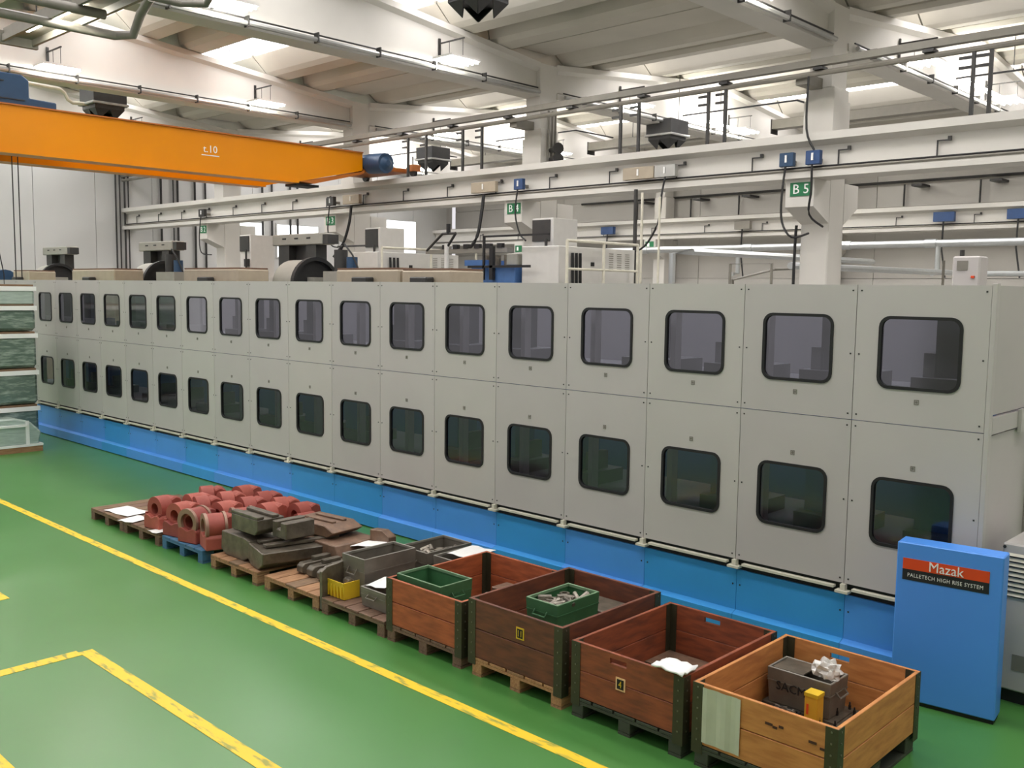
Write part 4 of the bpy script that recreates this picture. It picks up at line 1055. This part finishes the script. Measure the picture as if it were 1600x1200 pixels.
for k, (y, rr) in enumerate(((10.25, .035), (10.42, .03), (10.62, .04), (10.78, .03), (12.2, .05), (12.75, .03), (12.95, .05), (13.75, .05), (14.25, .04), (15.7, .04), (17.1, .05), (17.6, .05), (18.6, .05), (19.0, .05))):
    pipe('end_wall_conduit', 'dark vertical conduit on the end wall, %s from the left' % ['first', 'second', 'third', 'fourth', 'fifth', 'sixth', 'seventh', 'eighth', 'ninth', 'tenth', 'eleventh', 'twelfth', 'thirteenth', 'fourteenth'][k], [(XL+.1, y, 0), (XL+.1, y, 9)], rr, 'dark', cat='conduit')
# poles near the guard rail
pipe('tall_pole', 'tall dark pole rising to the runway beam beside the guard rail', [(-10.9, 10.4, 0), (-10.9, 10.4, 5.28)], .045, 'dark', cat='pole')
pipe('tall_pole', 'thin pale pole just right of the tall dark pole', [(-10.72, 10.4, 0), (-10.72, 10.4, 5.2)], .03, 'rail', cat='pole')
pipe('tall_pole', 'pale pole further right in front of the C sign', [(-9.75, 9.7, 0), (-9.75, 9.7, 5.0)], .025, 'rail', cat='pole')
pipe('horizontal_bar', 'thin dark bar between the machines near B 4', [(-20.2, 9.0, 4.15), (-18.9, 9.0, 4.15)], .025, 'dark', cat='bar')
# isolator boxes and cables on the near runway beam
def iso(x, m, lab, w_=.3, h=.27):
    t = thing('isolator_box', lab, 'switch box', (x, 10.4, 5.55))
    B('case', M[m], t, x-w_/2, x+w_/2, 10.38, 10.5, 5.50, 5.50+h, bevel=.01)
    B('handle', M['white'], t, x-.02, x+.02, 10.36, 10.38, 5.58, 5.72)
    B('mount', M['pipe'], t, x-.04, x+.04, 10.5, 10.74, 5.56, 5.64)
iso(-6.67, 'isoblue', 'blue switch box right of the pair above the B 5 sign')
iso(-7.23, 'hoist', 'darker blue switch box left of the pair above the B 5 sign')
iso(-14.55, 'isoblue', 'blue switch box above the B 4 sign')
iso(-22.5, 'dark', 'black switch box above the far B 3 sign', .35)
iso(-30.4, 'dark', 'black switch box above the farthest sign', .4)
iso(-10.85, 'beige', 'beige junction box on the runway beam, left of two', .85)
iso(-10.13, 'steel', 'grey switch box with white panel right of the beige one', .55)
iso(-15.8, 'beige', 'beige junction box on the runway beam above the blue machine', .9)
iso(-21.45, 'beige', 'beige junction box on the runway beam near the crane end', .8)
def cable(lab, pts, r_=.022, name='power_cable'):
    # smooth catenary through the points
    P = [Vector(p) for p in pts]; out = []
    for i in range(len(P)-1):
        p0, p1, p2, p3 = P[max(i-1, 0)], P[i], P[i+1], P[min(i+2, len(P)-1)]
        for s in range(4):
            t = s/4
            out.append(.5*((2*p1)+(p2-p0)*t+(2*p0-5*p1+4*p2-p3)*t*t+(3*p1-p0-3*p2+p3)*t**3))
    out.append(P[-1])
    o = MB().tube(out, r_, 6).build(name, M['black'], smooth=True); tag(o, lab, 'cable'); return o
cable('black cable hanging from the right blue switch box over the B 5 sign', [(-6.67, 10.37, 5.5), (-6.68, 10.4, 5.0), (-6.75, 10.5, 4.55), (-6.8, 11.2, 4.35)])
cable('black cable looping down from the left blue switch box', [(-7.23, 10.37, 5.5), (-7.25, 10.3, 4.9), (-7.22, 10.3, 4.4), (-7.0, 10.3, 4.1), (-6.9, 10.8, 4.2)])
cable('black cable from above the beam to the blue switch box', [(-6.85, 10.44, 7.2), (-6.85, 10.44, 6.2), (-6.67, 10.44, 5.78)])
cable('black cable down the left side of the B 5 column', [(-7.4, 11.25, 4.4), (-7.42, 11.25, 3.6), (-7.42, 11.25, 0)], .03)
cable('black cable hanging in front of the B 4 sign', [(-14.55, 10.37, 5.5), (-14.55, 10.3, 4.9), (-14.3, 10.2, 4.4), (-13.9, 10.0, 4.2)])
cable('thick black cable curving left of the B 4 sign', [(-15.75, 10.37, 5.45), (-15.76, 10.3, 4.95), (-15.82, 10.2, 4.35), (-16.1, 10.1, 4.02), (-16.8, 10, 3.96)], .045)
cable('thick black cable behind the nearest magazine', [(-21.4, 10.37, 5.45), (-21.42, 10.3, 4.9), (-21.6, 10.2, 4.3), (-21.8, 10, 3.9)], .045)
cable('black cable looping right of the tall pole', [(-10.1, 10.37, 5.5), (-10.06, 10.2, 5.1), (-10.1, 10.15, 4.5), (-10.4, 10.1, 4.0), (-10.7, 10.0, 3.85)])
cable('thin black cable dangling below the black switch box', [(-22.5, 10.37, 5.5), (-22.5, 10.3, 4.8), (-22.2, 10.2, 4.3), (-21.7, 10.1, 4.2)])
cable('thin black cable under the farthest switch box', [(-30.4, 10.37, 5.5), (-30.4, 10.3, 4.8), (-30.1, 10.2, 4.2), (-29.2, 10.1, 4.1)])
for k, (x, m, lab) in enumerate(((-7.9, 'isoblue', 'blue switch box on the far runway beam, rightmost'), (-10.3, 'isoblue', 'blue switch box on the far runway beam, second from the right'), (-25.1, 'isoblue', 'blue switch box on the far runway beam above the vented cabinet'), (-18.2, 'pipe', 'grey switch box on the far runway beam left of B 5'))):
    t = thing('isolator_box', lab, 'switch box', (x, 27.5, 5.6))
    B('case', M[m], t, x-.35, x+.35, 27.42, 27.6, 5.55, 5.88)
    B('mount', M['pipe'], t, x-.05, x+.05, 27.6, 27.84, 5.6, 5.7)
    T('cable', M['black'], t, [(x, 27.45, 5.55), (x, 27.4, 4.6), (x+.2, 27.3, 3.6)], .03, 6)
# speaker horn cluster on column B 4 side, upper
hn = thing('horn_speaker', 'pair of dark horn speakers on the side of the B 4 column', 'speaker', (-14.4, 11.5, 6.4))
for z_ in (6.6, 6.35): MB().tube([(-14.6, 11.6, z_), (-14.4, 11.55, z_), (-14.15, 11.45, z_)], [.05, .08, .15], 12).build('horn', M['dark'], hn, smooth=True)
for x in (-14.55, -14.5): pass
for k, y in enumerate((11.55, 11.7, 11.82)):
    pipe('column_conduit', '%s grey conduit down the side of the B 4 column' % ['left', 'middle', 'right'][k], [(GX[2]+.35, y, 6.2), (GX[2]+.35, y, 7.6)], .03, 'pipe', cat='conduit')
